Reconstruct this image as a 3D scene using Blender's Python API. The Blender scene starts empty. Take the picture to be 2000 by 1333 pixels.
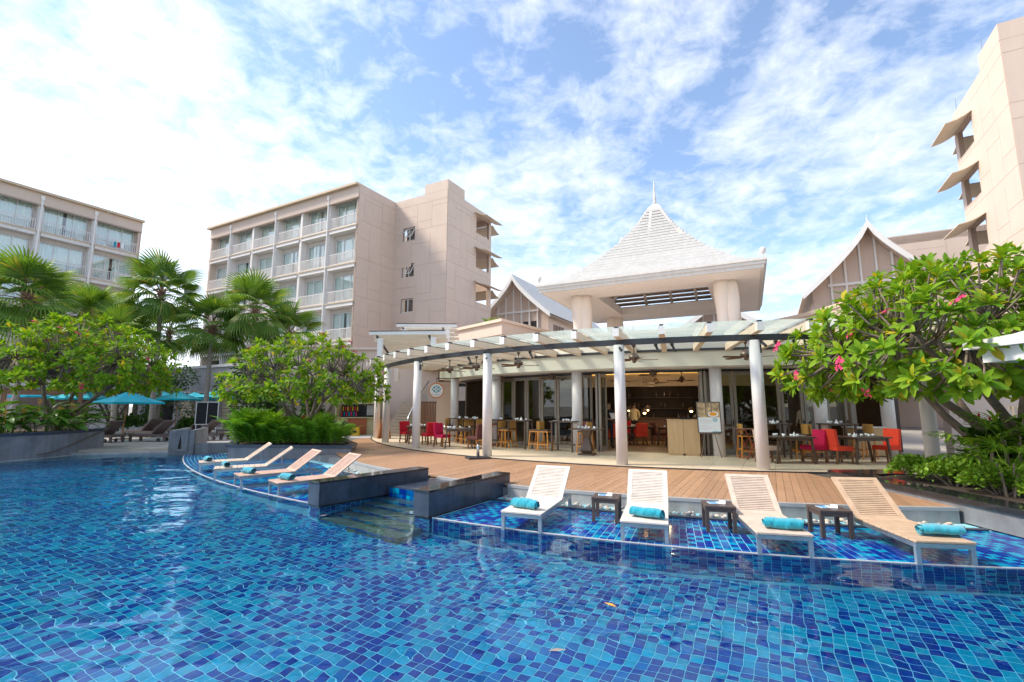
import bpy, math, random
import numpy as np
from mathutils import Vector, Matrix
from math import sin, cos, pi, radians, hypot, atan2, sqrt
random.seed(7)
S = bpy.context.scene
# ------------------------------------------------------------------ camera
cam_d = bpy.data.cameras.new('camera'); cam = bpy.data.objects.new('camera', cam_d)
S.collection.objects.link(cam); S.camera = cam
cam_d.sensor_width = 36.0; cam_d.lens = 16.614; cam_d.clip_start = 0.05; cam_d.clip_end = 2000
cam.location = (0, 0, 1.9); cam.rotation_euler = (radians(97.83), 0, 0)
# ------------------------------------------------------------------ world / sun / exposure
SUN_AZ, SUN_EL = -86.0, 45.0          # degrees, clockwise from +Y; sun stands left of the view
W = bpy.data.worlds.new('World'); S.world = W; W.use_nodes = True
nt = W.node_tree; nt.nodes.clear(); N = nt.nodes.new; L = nt.links.new
out = N('ShaderNodeOutputWorld'); bg = N('ShaderNodeBackground'); bg.inputs[1].default_value = 0.09
sky = N('ShaderNodeTexSky'); sky.sky_type = 'NISHITA'; sky.sun_disc = False
sky.sun_elevation = radians(SUN_EL); sky.sun_rotation = radians(SUN_AZ); sky.air_density = 1.0; sky.dust_density = 0.25; sky.ozone_density = 2.0
tc = N('ShaderNodeTexCoord'); sp = N('ShaderNodeSeparateXYZ'); L(tc.outputs['Generated'], sp.inputs[0])
def mth(op, a, b=None, c=None):
    n = N('ShaderNodeMath'); n.operation = op
    for i, v in enumerate((a, b, c)):
        if v is None: continue
        if isinstance(v, (int, float)): n.inputs[i].default_value = v
        else: L(v, n.inputs[i])
    return n.outputs[0]
zz = mth('MAXIMUM', sp.outputs[2], 0.0); den = mth('ADD', zz, 0.22)
cx = mth('DIVIDE', sp.outputs[0], den); cy = mth('DIVIDE', sp.outputs[1], den)
cb = N('ShaderNodeCombineXYZ'); L(cx, cb.inputs[0]); L(cy, cb.inputs[1]); cb.inputs[2].default_value = 3.7
def noi(scale, detail, rough, dist, vec, lac=2.0):
    n = N('ShaderNodeTexNoise'); n.inputs['Scale'].default_value = scale; n.inputs['Detail'].default_value = detail
    n.inputs['Roughness'].default_value = rough; n.inputs['Distortion'].default_value = dist; n.inputs['Lacunarity'].default_value = lac
    L(vec, n.inputs['Vector']); return n.outputs[0]
big = noi(0.75, 2, .5, .2, cb.outputs[0]); mid = noi(2.6, 9, .62, .45, cb.outputs[0]); fine = noi(11.0, 7, .62, .35, cb.outputs[0])
v = mth('ADD', mth('MULTIPLY', mid, 0.56), mth('MULTIPLY', fine, 0.43))
v = mth('ADD', v, mth('MULTIPLY', big, 0.36))
v = mth('ADD', v, mth('MULTIPLY', cx, -0.034))               # the cloud bank lies to the left, the clear patch up right
v = mth('ADD', v, mth('MULTIPLY', mth('SUBTRACT', 1.0, mth('MINIMUM', mth('MULTIPLY', zz, 1.9), 1.0)), 0.13))
rmp = N('ShaderNodeValToRGB'); L(v, rmp.inputs[0]); rmp.color_ramp.elements[0].position = 0.595; rmp.color_ramp.elements[1].position = 0.90
rmp.color_ramp.elements[0].color = (0.04, 0.04, 0.04, 1); rmp.color_ramp.elements[1].color = (1, 1, 1, 1)
shade = N('ShaderNodeMixRGB'); L(noi(1.6, 6, .55, .2, cb.outputs[0]), shade.inputs[0]); shade.inputs[1].default_value = (7.6, 7.7, 8.0, 1); shade.inputs[2].default_value = (4.6, 4.8, 5.3, 1)
mx = N('ShaderNodeMixRGB'); L(rmp.outputs[0], mx.inputs[0]); sk_ = N('ShaderNodeVectorMath'); sk_.operation = 'SCALE'; sk_.inputs['Scale'].default_value = 1.25; L(sky.outputs[0], sk_.inputs[0]); L(sk_.outputs[0], mx.inputs[1])
sdir = (sin(radians(SUN_AZ)) * cos(radians(SUN_EL)), cos(radians(SUN_AZ)) * cos(radians(SUN_EL)), sin(radians(SUN_EL)))
dt = N('ShaderNodeVectorMath'); dt.operation = 'DOT_PRODUCT'; L(tc.outputs['Generated'], dt.inputs[0]); dt.inputs[1].default_value = sdir
glow = mth('MULTIPLY_ADD', mth('POWER', mth('MAXIMUM', dt.outputs['Value'], 0.0), 3.0), .40, 1.0)     # clouds brighten towards the veiled sun
vs_ = N('ShaderNodeVectorMath'); vs_.operation = 'SCALE'; L(shade.outputs[0], vs_.inputs[0]); L(glow, vs_.inputs['Scale']); L(vs_.outputs[0], mx.inputs[2])
L(mx.outputs[0], bg.inputs[0]); L(bg.outputs[0], out.inputs[0])
sd = bpy.data.lights.new('sun', 'SUN'); sd.energy = 2.3; sd.angle = radians(12.0); sd.color = (1.0, 0.90, 0.76)
so = bpy.data.objects.new('sun', sd); S.collection.objects.link(so)
_d = Vector((sin(radians(SUN_AZ)) * cos(radians(SUN_EL)), cos(radians(SUN_AZ)) * cos(radians(SUN_EL)), sin(radians(SUN_EL))))
so.rotation_euler = _d.to_track_quat('Z', 'Y').to_euler(); so.location = _d * 60
S.view_settings.view_transform = 'Standard'; S.view_settings.look = 'None'; S.view_settings.gamma = 1.0
S.view_settings.exposure = 1.36; S.view_settings.use_curve_mapping = False
S.render.engine = 'CYCLES'; cy_ = S.cycles
cy_.use_denoising = True; cy_.max_bounces = 9; cy_.transmission_bounces = 8; cy_.transparent_max_bounces = 14; cy_.glossy_bounces = 4
cy_.diffuse_bounces = 4; cy_.sample_clamp_indirect = 6.0; cy_.blur_glossy = 0.5; cy_.caustics_refractive = True; cy_.caustics_reflective = True
# ------------------------------------------------------------------ materials
MATS = {}
def mat(name, col, rough=0.6, var=0.12, scale=6.0, bump=0.0, bscale=60.0, metal=0.0, spec=0.4, streak=0.0, obj=0.0, coat=0.0, stretch=None, sheen=0.0):
    m = bpy.data.materials.new(name); m.use_nodes = True; t = m.node_tree; b = t.nodes['Principled BSDF']
    t1 = t.nodes.new('ShaderNodeTexCoord'); vec = t1.outputs['Object']
    if stretch:
        mp = t.nodes.new('ShaderNodeMapping'); mp.inputs['Scale'].default_value = stretch[0]; mp.inputs['Rotation'].default_value = (0, 0, stretch[1]); t.links.new(vec, mp.inputs[0]); vec = mp.outputs[0]
    n1 = t.nodes.new('ShaderNodeTexNoise'); n1.inputs['Scale'].default_value = scale; n1.inputs['Detail'].default_value = 6; n1.inputs['Roughness'].default_value = .6
    t.links.new(vec, n1.inputs['Vector'])
    r = t.nodes.new('ShaderNodeMapRange'); r.inputs[1].default_value = .3; r.inputs[2].default_value = .7; r.inputs[3].default_value = 1 - var; r.inputs[4].default_value = 1 + var * .8
    t.links.new(n1.outputs[0], r.inputs[0]); fac = r.outputs[0]
    def mul(a, b_):
        k = t.nodes.new('ShaderNodeMath'); k.operation = 'MULTIPLY'; t.links.new(a, k.inputs[0]); t.links.new(b_, k.inputs[1]); return k.outputs[0]
    if streak:
        mp = t.nodes.new('ShaderNodeMapping'); mp.inputs['Scale'].default_value = (3.2, 3.2, .22); t.links.new(t1.outputs['Object'], mp.inputs[0])
        n2 = t.nodes.new('ShaderNodeTexNoise'); n2.inputs['Scale'].default_value = 1.6; n2.inputs['Detail'].default_value = 5; t.links.new(mp.outputs[0], n2.inputs['Vector'])
        r2 = t.nodes.new('ShaderNodeMapRange'); r2.inputs[1].default_value = .35; r2.inputs[2].default_value = .65; r2.inputs[3].default_value = 1 - streak; r2.inputs[4].default_value = 1; t.links.new(n2.outputs[0], r2.inputs[0]); fac = mul(fac, r2.outputs[0])
    if obj:
        oi = t.nodes.new('ShaderNodeObjectInfo'); r3 = t.nodes.new('ShaderNodeMapRange'); r3.inputs[3].default_value = 1 - obj; r3.inputs[4].default_value = 1 + obj; t.links.new(oi.outputs['Random'], r3.inputs[0]); fac = mul(fac, r3.outputs[0])
    vm = t.nodes.new('ShaderNodeVectorMath'); vm.operation = 'SCALE'; vm.inputs[0].default_value = col; t.links.new(fac, vm.inputs['Scale'])
    t.links.new(vm.outputs[0], b.inputs['Base Color'])
    b.inputs['Roughness'].default_value = rough; b.inputs['Metallic'].default_value = metal; b.inputs['Specular IOR Level'].default_value = spec
    if coat: b.inputs['Coat Weight'].default_value = coat; b.inputs['Coat Roughness'].default_value = .1
    if sheen: b.inputs['Sheen Weight'].default_value = sheen
    if bump:
        n3 = t.nodes.new('ShaderNodeTexNoise'); n3.inputs['Scale'].default_value = bscale; n3.inputs['Detail'].default_value = 4; t.links.new(vec, n3.inputs['Vector'])
        bp = t.nodes.new('ShaderNodeBump'); bp.inputs['Strength'].default_value = bump; bp.inputs['Distance'].default_value = .01; t.links.new(n3.outputs[0], bp.inputs['Height']); t.links.new(bp.outputs[0], b.inputs['Normal'])
    MATS[name] = m; return m
def leafmat(name, c1, c2, trans=0.30, rough=0.42, spec=0.4, c3=None):
    m = bpy.data.materials.new(name); m.use_nodes = True; t = m.node_tree; b = t.nodes['Principled BSDF']; o = t.nodes['Material Output']
    g = t.nodes.new('ShaderNodeNewGeometry'); r = t.nodes.new('ShaderNodeValToRGB'); e = r.color_ramp.elements
    e[0].color = (*c1, 1); e[1].color = (*c2, 1); e[1].position = .9
    if c3: k = r.color_ramp.elements.new(.975); k.color = (*c3, 1)
    oi = t.nodes.new('ShaderNodeObjectInfo'); ad = t.nodes.new('ShaderNodeMath'); ad.operation = 'ADD'; fr = t.nodes.new('ShaderNodeMath'); fr.operation = 'FRACT'
    t.links.new(g.outputs['Random Per Island'], ad.inputs[0]); t.links.new(oi.outputs['Random'], ad.inputs[1]); t.links.new(ad.outputs[0], fr.inputs[0]); t.links.new(fr.outputs[0], r.inputs[0])
    t.links.new(r.outputs[0], b.inputs['Base Color']); b.inputs['Roughness'].default_value = rough; b.inputs['Specular IOR Level'].default_value = spec
    tr = t.nodes.new('ShaderNodeBsdfTranslucent'); sc = t.nodes.new('ShaderNodeVectorMath'); sc.operation = 'MULTIPLY'; sc.inputs[1].default_value = (1.5, 1.35, .5)
    t.links.new(r.outputs[0], sc.inputs[0]); t.links.new(sc.outputs[0], tr.inputs[0])
    mix = t.nodes.new('ShaderNodeMixShader'); mix.inputs[0].default_value = trans; t.links.new(b.outputs[0], mix.inputs[1]); t.links.new(tr.outputs[0], mix.inputs[2]); t.links.new(mix.outputs[0], o.inputs[0])
    MATS[name] = m; return m
def emit(name, col, st):
    m = bpy.data.materials.new(name); m.use_nodes = True; b = m.node_tree.nodes['Principled BSDF']; b.inputs['Base Color'].default_value = (*col, 1)
    b.inputs['Emission Color'].default_value = (*col, 1); b.inputs['Emission Strength'].default_value = st; MATS[name] = m; return m
def panemat(name, tint, ior=1.5, refl=1.0, rough=0.0, pale_layer=0.0):
    m = bpy.data.materials.new(name); m.use_nodes = True; t = m.node_tree; t.nodes.remove(t.nodes['Principled BSDF']); o = t.nodes['Material Output']
    lw_ = t.nodes.new('ShaderNodeLayerWeight'); lw_.inputs[0].default_value = .5; pw_ = t.nodes.new('ShaderNodeMath'); pw_.operation = 'POWER'; pw_.inputs[1].default_value = 5.0; t.links.new(lw_.outputs['Facing'], pw_.inputs[0])
    f0 = ((ior - 1) / (ior + 1)) ** 2 * refl; ml = t.nodes.new('ShaderNodeMath'); ml.operation = 'MULTIPLY_ADD'; ml.inputs[1].default_value = 1 - f0; ml.inputs[2].default_value = f0; ml.use_clamp = True; t.links.new(pw_.outputs[0], ml.inputs[0])
    tr = t.nodes.new('ShaderNodeBsdfTransparent'); tr.inputs[0].default_value = (*tint, 1); gl = t.nodes.new('ShaderNodeBsdfGlossy'); gl.inputs['Roughness'].default_value = rough
    mix = t.nodes.new('ShaderNodeMixShader'); t.links.new(ml.outputs[0], mix.inputs[0]); t.links.new(tr.outputs[0], mix.inputs[1]); t.links.new(gl.outputs[0], mix.inputs[2]); res = mix.outputs[0]
    if pale_layer:                            # pale translucent layer mixed in to lighten the canopy glass
        tl = t.nodes.new('ShaderNodeBsdfTranslucent'); tl.inputs[0].default_value = (.82, .88, .85, 1); m2 = t.nodes.new('ShaderNodeMixShader'); m2.inputs[0].default_value = pale_layer; t.links.new(res, m2.inputs[1]); t.links.new(tl.outputs[0], m2.inputs[2]); res = m2.outputs[0]
    t.links.new(res, o.inputs[0]); MATS[name] = m; return m
def watermat():
    m = bpy.data.materials.new('pool_water'); m.use_nodes = True; t = m.node_tree; t.nodes.remove(t.nodes['Principled BSDF']); o = t.nodes['Material Output']
    g = t.nodes.new('ShaderNodeBsdfGlass'); g.inputs['IOR'].default_value = 1.333; g.inputs['Roughness'].default_value = 0; g.inputs['Color'].default_value = (.70, .94, 1, 1)
    c = t.nodes.new('ShaderNodeTexCoord'); mp = t.nodes.new('ShaderNodeMapping'); mp.inputs['Scale'].default_value = (.75, 1.15, 1); mp.inputs['Rotation'].default_value = (0, 0, .35); t.links.new(c.outputs['Object'], mp.inputs[0])
    def nz(s, d, dist): 
        n = t.nodes.new('ShaderNodeTexNoise'); n.inputs['Scale'].default_value = s; n.inputs['Detail'].default_value = d; n.inputs['Distortion'].default_value = dist; t.links.new(mp.outputs[0], n.inputs['Vector']); return n.outputs[0]
    a, b = nz(1.75, .7, .4), nz(5.5, .4, .3)
    # ripples die out where the water is only a film over the shelf; stronger far out
    k = t.nodes.new('ShaderNodeMath'); k.operation = 'MULTIPLY_ADD'; k.inputs[1].default_value = .16; t.links.new(b, k.inputs[0]); t.links.new(a, k.inputs[2])
    sw = nz(.55, .5, .5); k2 = t.nodes.new('ShaderNodeMath'); k2.operation = 'MULTIPLY_ADD'; k2.inputs[1].default_value = 2.0; t.links.new(sw, k2.inputs[0]); t.links.new(k.outputs[0], k2.inputs[2]); k = k2
    bp = t.nodes.new('ShaderNodeBump'); bp.inputs['Strength'].default_value = 1.0; bp.inputs['Distance'].default_value = .021; t.links.new(k.outputs[0], bp.inputs['Height']); t.links.new(bp.outputs[0], g.inputs['Normal'])
    t.links.new(g.outputs[0], o.inputs[0]); MATS['pool_water'] = m; return m
watermat()
TH = radians(28.5); U2 = Vector((sin(TH), cos(TH), 0)); U1 = Vector((-cos(TH), sin(TH), 0))   # the hotel's two axes
mat('hotel_tan', (.63, .50, .415), .75, .05, .5, .15, 30, streak=.03)
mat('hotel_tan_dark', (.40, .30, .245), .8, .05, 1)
mat('hotel_grey', (.64, .57, .53), .75, .06, .8, streak=.06)
mat('hotel_white', (.76, .71, .68), .7, .05, 1, streak=.06)
mat('hotel_cap', (.60, .47, .33), .7, .05, 1)
mat('frame_white', (.74, .74, .73), .4, .03, 2)
mat('curtain', (.80, .87, .85), .9, .12, 5, stretch=((6, 6, .3), 0))
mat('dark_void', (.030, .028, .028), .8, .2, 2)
panemat('hotel_pane', (.95, .98, .97), 1.5, 3.2)
panemat('door_pane', (.78, .82, .80), 1.5, 1.6)
panemat('canopy_glass', (.90, .97, .94), 1.5, 1.5, pale_layer=.22)
panemat('rail_glass', (.8, .88, .86), 1.5, 1.2)
mat('white_paint', (.82, .79, .76), .55, .04, 1.2, streak=.05)
mat('roof_white', (.66, .64, .61), .65, .06, 1.5, streak=.08)
mat('cream', (.74, .71, .60), .6, .03, 1)
mat('beige', (.68, .54, .43), .6, .04, 1)
mat('rafter', (.76, .61, .48), .55, .05, 2)
mat('column_grey', (.72, .675, .66), .5, .05, 1.2, streak=.06)
mat('pav_column', (.76, .68, .60), .55, .04, 1.2)
mat('steel_dark', (.035, .035, .042), .38, .2, 6, spec=.5)
mat('steel', (.46, .48, .50), .28, .1, 8, metal=.85)
mat('steel_leg', (.36, .42, .47), .35, .1, 8, metal=.6)
mat('bronze', (.17, .125, .10), .4, .15, 6, metal=.5)
mat('door_frame', (.27, .235, .195), .45, .08, 4)
mat('patio_tile', (.64, .53, .385), .42, .07, 1.4, .05, 40, obj=.05)
mat('patio_grout', (.40, .36, .29), .8, .05, 3)
mat('deck_wood', (.41, .235, .135), .40, .20, 5.0, .18, 40, obj=.13, stretch=((5.5, .5, 1), TH), spec=.45)
mat('teak_pale', (.60, .47, .37), .55, .13, 9, .12, 60, obj=.06)
mat('teak_white', (.68, .59, .51), .6, .13, 9, .12, 60, obj=.06)
mat('teak_gold', (.55, .38, .25), .5, .15, 9, .12, 60, obj=.06)
mat('teak_rose', (.54, .35, .27), .5, .15, 9, .12, 60, obj=.06)
mat('towel', (.0, .36, .47), .95, .14, 60, .9, 240, sheen=.5)
mat('stone_black', (.042, .056, .085), .26, .45, 2.2, .05, 30, spec=.55)
mat('stone_black_polished', (.022, .023, .027), .07, .3, 3, spec=.6)
mat('stone_grey', (.22, .225, .24), .6, .28, 1.7, .15, 30, streak=.25)
mat('stone_pale', (.42, .41, .40), .55, .22, 1.7, .1, 30, streak=.2)
mat('terrace_stone', (.50, .47, .44), .6, .14, 1.2, .05, 30, obj=.05)
mat('step_stone', (.10, .115, .10), .6, .25, 3)
mat('gutter_metal', (.55, .54, .53), .4, .08, 3, metal=.4)
mat('rattan', (.17, .125, .115), .6, .2, 60, .5, 220)
mat('rattan_seat', (.30, .245, .23), .65, .18, 60, .4, 220)
mat('table_brown', (.085, .058, .05), .45, .2, 20, .2, 120)
mat('umbrella_cloth', (.0, .52, .68), .85, .07, 3, sheen=.2)
mat('pole_wood', (.45, .19, .07), .45, .15, 12)
mat('chair_red', (.56, .012, .03), .9, .1, 10, .2, 90)
mat('chair_orange', (.80, .065, .03), .9, .1, 10, .2, 90)
mat('chair_crimson', (.55, .01, .075), .9, .1, 10, .2, 90)
mat('chair_brown', (.11, .035, .035), .75, .12, 10)
mat('chair_beige', (.56, .40, .32), .9, .08, 10)
mat('chair_leg', (.22, .095, .035), .45, .2, 14)
mat('stool_wood', (.60, .25, .05), .45, .18, 14)
mat('wicker', (.55, .30, .08), .65, .35, 90, .8, 130)
mat('dark_wood', (.10, .065, .045), .4, .2, 12, .1, 60)
mat('red_wood', (.26, .06, .03), .4, .2, 12)
mat('podium_wood', (.56, .37, .19), .45, .12, 3, .05, 30, stretch=((6, 6, .6), 0))
mat('brown_wood', (.20, .105, .065), .5, .2, 8)
mat('china', (.80, .81, .82), .25, .03, 5)
mat('paper', (.80, .81, .82), .7, .04, 5)
mat('blue_print', (.12, .35, .62), .6, .25, 60)
mat('pebble_a', (.52, .47, .42), .6, .15, 20); mat('pebble_b', (.30, .285, .28), .6, .15, 20); mat('pebble_c', (.60, .47, .36), .6, .15, 20)
mat('tile_turq', (.0, .29, .47), .10, .14, 12, spec=.5, obj=.1); mat('tile_blue', (.0, .030, .27), .10, .18, 12, spec=.5, obj=.1); mat('tile_mid', (.0, .11, .36), .10, .18, 12, spec=.5, obj=.1)
mat('grout', (.26, .60, .70), .8, .06, 6)
mat('tile_edge', (.62, .58, .55), .5, .08, 6)
mat('soil', (.06, .042, .03), .95, .2, 10, .6, 60)
mat('bark', (.20, .155, .125), .85, .3, 9, .9, 40)
mat('bark_pale', (.33, .27, .225), .85, .25, 7, .9, 30)
mat('palm_bark', (.22, .125, .085), .9, .3, 6, .9, 24)
mat('palm_grey', (.33, .29, .25), .9, .3, 5, .8, 20, stretch=((1, 1, 4), 0))
mat('ground', (.30, .28, .25), .9, .15, .6, .1, 10)
leafmat('plumeria', (.090, .215, .015), (.235, .385, .022), .36, .60, .16, (.46, .38, .03))
leafmat('plumeria_deep', (.095, .225, .016), (.23, .39, .024), .38, .60, .14, (.36, .30, .03))
leafmat('palm_leaf', (.085, .180, .026), (.17, .30, .042), .30, .5, .35, (.32, .30, .06))
leafmat('fern_leaf', (.085, .24, .018), (.21, .41, .035), .32, .55, .25)
leafmat('heli_leaf', (.055, .17, .018), (.17, .33, .045), .26, .42, .4)
leafmat('hedge_leaf', (.11, .26, .022), (.27, .44, .045), .28, .45, .35)
leafmat('dark_leaf', (.026, .085, .013), (.080, .17, .022), .22, .48, .35)
leafmat('rhapis_leaf', (.09, .22, .015), (.22, .38, .03), .30, .45, .4)
leafmat('red_leaf', (.13, .035, .03), (.16, .10, .03), .2, .5, .3)
mat('flower_pink', (.75, .035, .16), .6, .15, 30); mat('flower_yellow', (.80, .33, .02), .6, .15, 30); mat('flower_red', (.55, .02, .02), .6, .15, 30)
mat('skin', (.42, .24, .16), .6, .05, 8); mat('shirt_white', (.72, .73, .76), .85, .05, 8); mat('cloth_dark', (.02, .02, .025), .85, .1, 8); mat('hair', (.012, .01, .01), .6, .1, 20)
mat('shirt_cream', (.62, .55, .36), .85, .05, 8)
mat('sign_white', (.80, .82, .82), .5, .02, 5); mat('sign_teal', (.01, .28, .38), .5, .05, 5); mat('sign_orange', (.62, .20, .04), .5, .08, 5)
mat('board_black', (.016, .017, .02), .75, .2, 12); mat('kiosk_olive', (.42, .38, .20), .7, .08, 3); mat('kiosk_red', (.33, .09, .035), .6, .1, 3); mat('kiosk_yellow', (.62, .40, .02), .6, .06, 4)
mat('stair_stone', (.36, .30, .235), .7, .08, 2); mat('text_red', (.45, .06, .02), .6, .05, 4); mat('text_green', (.03, .12, .06), .6, .05, 4)
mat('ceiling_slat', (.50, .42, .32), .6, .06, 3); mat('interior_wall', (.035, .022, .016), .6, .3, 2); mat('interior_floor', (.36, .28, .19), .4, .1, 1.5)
mat('shutter_tan', (.62, .50, .36), .6, .1, 2, stretch=((1, 1, 12), 0)); mat('grey_wall', (.46, .43, .43), .8, .05, 1, streak=.08)
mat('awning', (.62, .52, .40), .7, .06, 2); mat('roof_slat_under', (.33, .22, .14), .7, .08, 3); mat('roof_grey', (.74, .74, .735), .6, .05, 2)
emit('lamp_warm', (1.0, .62, .22), 14.0); emit('cove_glow', (1.0, .58, .12), .9)
# ------------------------------------------------------------------ mesh helpers
COL = S.collection
def link(o, parent=None):
    COL.objects.link(o)
    if parent: o.parent = parent
    return o
def tag(o, label=None, cat=None, group=None, kind=None):
    if label: o['label'] = label
    if cat: o['category'] = cat
    if group: o['group'] = group
    if kind: o['kind'] = kind
    return o
def empty(name, loc=(0, 0, 0), rz=0.0, label=None, cat=None, group=None):
    o = bpy.data.objects.new(name, None); o.location = loc; o.rotation_euler = (0, 0, rz); o.empty_display_size = .2
    COL.objects.link(o); return tag(o, label, cat, group)
class MB:
    def __init__(s): s.v = []; s.f = []; s.m = []
    def add(s, vs, fs, mi=0):
        b = len(s.v); s.v.extend([tuple(p) for p in vs]); s.f.extend([tuple(i + b for i in f) for f in fs]); s.m.extend([mi] * len(fs)); return s
    def box(s, x0, x1, y0, y1, z0, z1, mi=0, M=None):
        vs = [Vector(p) for p in ((x0, y0, z0), (x1, y0, z0), (x1, y1, z0), (x0, y1, z0), (x0, y0, z1), (x1, y0, z1), (x1, y1, z1), (x0, y1, z1))]
        if M: vs = [M @ p for p in vs]
        return s.add(vs, [(0, 3, 2, 1), (4, 5, 6, 7), (0, 1, 5, 4), (1, 2, 6, 5), (2, 3, 7, 6), (3, 0, 4, 7)], mi)
    def cbox(s, c, d, rz=0.0, mi=0, M=None):
        R = Matrix.Translation(c) @ Matrix.Rotation(rz, 4, 'Z'); R = M @ R if M else R
        return s.box(-d[0] / 2, d[0] / 2, -d[1] / 2, d[1] / 2, -d[2] / 2, d[2] / 2, mi, R)
    def beam(s, a, b, w, h, mi=0, up=(0, 0, 1)):
        a, b = Vector(a), Vector(b); d = (b - a); l = d.length
        if l < 1e-6: return s
        d.normalize(); u = Vector(up)
        if abs(d.dot(u)) > .97: u = Vector((1, 0, 0))
        x = d.cross(u).normalized(); z = x.cross(d).normalized()
        M = Matrix(((x.x, d.x, z.x, a.x), (x.y, d.y, z.y, a.y), (x.z, d.z, z.z, a.z), (0, 0, 0, 1)))
        return s.box(-w / 2, w / 2, 0, l, -h / 2, h / 2, mi, M)
    def prism(s, poly, z0, z1, mi=0, cap0=True):
        n = len(poly); A = sum(poly[i][0] * poly[(i + 1) % n][1] - poly[(i + 1) % n][0] * poly[i][1] for i in range(n))
        if A < 0: poly = poly[::-1]
        vs = [(p[0], p[1], z0) for p in poly] + [(p[0], p[1], z1) for p in poly]
        fs = [(i, (i + 1) % n, n + (i + 1) % n, n + i) for i in range(n)] + [tuple(range(n, 2 * n))]
        if cap0: fs.append(tuple(range(n - 1, -1, -1)))
        return s.add(vs, fs, mi)
    def strip(s, A, B, mi=0):          # quad strip between two equal-length polylines
        n = len(A); return s.add(list(A) + list(B), [(i, i + 1, n + i + 1, n + i) for i in range(n - 1)], mi)
    def tube(s, pts, rad, n=8, mi=0, cap=True, ph=0.0):
        pts = [Vector(p) for p in pts]; k = len(pts); rad = rad if hasattr(rad, '__len__') else [rad] * k
        vs = []; prev = None
        for i, p in enumerate(pts):
            d = (pts[min(i + 1, k - 1)] - pts[max(i - 1, 0)]).normalized()
            if prev is None:
                u = Vector((0, 0, 1)) if abs(d.z) < .9 else Vector((1, 0, 0)); x = d.cross(u).normalized()
            else: x = (prev - d * prev.dot(d)).normalized()
            prev = x; y = d.cross(x)
            for j in range(n):
                a = 2 * pi * j / n + ph; vs.append(p + (x * cos(a) + y * sin(a)) * rad[i])
        fs = [(i * n + j, i * n + (j + 1) % n, (i + 1) * n + (j + 1) % n, (i + 1) * n + j) for i in range(k - 1) for j in range(n)]
        if cap: fs += [tuple(range(n - 1, -1, -1)), tuple(range((k - 1) * n, k * n))]
        return s.add(vs, fs, mi)
    def lathe(s, prof, c=(0, 0, 0), n=24, mi=0):
        vs = []; k = len(prof)
        for r, z in prof:
            for j in range(n): a = 2 * pi * j / n; vs.append((c[0] + r * cos(a), c[1] + r * sin(a), c[2] + z))
        fs = [(i * n + j, i * n + (j + 1) % n, (i + 1) * n + (j + 1) % n, (i + 1) * n + j) for i in range(k - 1) for j in range(n)]
        fs += [tuple(range(n - 1, -1, -1)), tuple(range((k - 1) * n, k * n))]
        return s.add(vs, fs, mi)
    def wall(s, O, d, l, z0, z1, th, holes=(), mi=0):     # wall of thickness th behind the line O + t*d, with rectangular holes (t0,t1,za,zb)
        O, d = Vector(O), Vector(d); nrm = Vector((-d.y, d.x, 0))
        us = sorted({0., l, *[h[0] for h in holes], *[h[1] for h in holes]}); zs = sorted({z0, z1, *[h[2] for h in holes], *[h[3] for h in holes]})
        us = [u for u in us if 0 <= u <= l]; zs = [z for z in zs if z0 <= z <= z1]
        hol = lambda u, z: any(h[0] < u < h[1] and h[2] < z < h[3] for h in holes)
        nu, nz = len(us) - 1, len(zs) - 1
        P = lambda u, z, b: O + d * u + nrm * (th if b else 0) + Vector((0, 0, z))
        for i in range(nu):
            for j in range(nz):
                uc, zc = (us[i] + us[i + 1]) / 2, (zs[j] + zs[j + 1]) / 2
                if hol(uc, zc): continue
                a, b, c, e = us[i], us[i + 1], zs[j], zs[j + 1]
                s.add([P(a, c, 0), P(b, c, 0), P(b, e, 0), P(a, e, 0)], [(0, 1, 2, 3)], mi); s.add([P(a, c, 1), P(b, c, 1), P(b, e, 1), P(a, e, 1)], [(3, 2, 1, 0)], mi)
                for (u2_, z2_, q) in ((uc - (b - a), zc, ((a, c), (a, e))), (uc + (b - a), zc, ((b, e), (b, c))), (0, 0, 0), (1, 0, 0)):
                    if q:
                        nb = us[i - 1] + .001 if u2_ < uc else (us[i + 2] - .001 if i + 2 <= nu else None)
                        ok = (u2_ < uc and (i == 0 or hol((us[i - 1] + us[i]) / 2, zc))) or (u2_ > uc and (i == nu - 1 or hol((us[i + 1] + us[i + 2]) / 2, zc)))
                        if ok: s.add([P(*q[0], 0), P(*q[1], 0), P(*q[1], 1), P(*q[0], 1)], [(0, 1, 2, 3)], mi)
                if j == 0 or hol(uc, (zs[j - 1] + zs[j]) / 2): s.add([P(a, c, 0), P(a, c, 1), P(b, c, 1), P(b, c, 0)], [(0, 1, 2, 3)], mi)
                if j == nz - 1 or hol(uc, (zs[j + 1] + zs[j + 2]) / 2): s.add([P(a, e, 0), P(b, e, 0), P(b, e, 1), P(a, e, 1)], [(0, 1, 2, 3)], mi)
        return s
    def mesh(s, name, mats, smooth=False):
        me = bpy.data.meshes.new(name); me.from_pydata(s.v, [], s.f)
        for m in (mats if isinstance(mats, (list, tuple)) else [mats]): me.materials.append(MATS[m])
        if any(s.m): me.polygons.foreach_set('material_index', s.m)
        if smooth: me.polygons.foreach_set('use_smooth', [True] * len(s.f))
        me.update(); return me
    def build(s, name, mats, parent=None, smooth=False, loc=None, rz=None, bevel=0.0, kind=None):
        o = bpy.data.objects.new(name, s.mesh(name, mats, smooth)); link(o, parent)
        if loc is not None: o.location = loc
        if rz is not None: o.rotation_euler = (0, 0, rz)
        if bevel:
            b = o.modifiers.new('bevel', 'BEVEL'); b.width = bevel; b.segments = 2; b.limit_method = 'ANGLE'
        if kind: o['kind'] = kind
        return o
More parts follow.
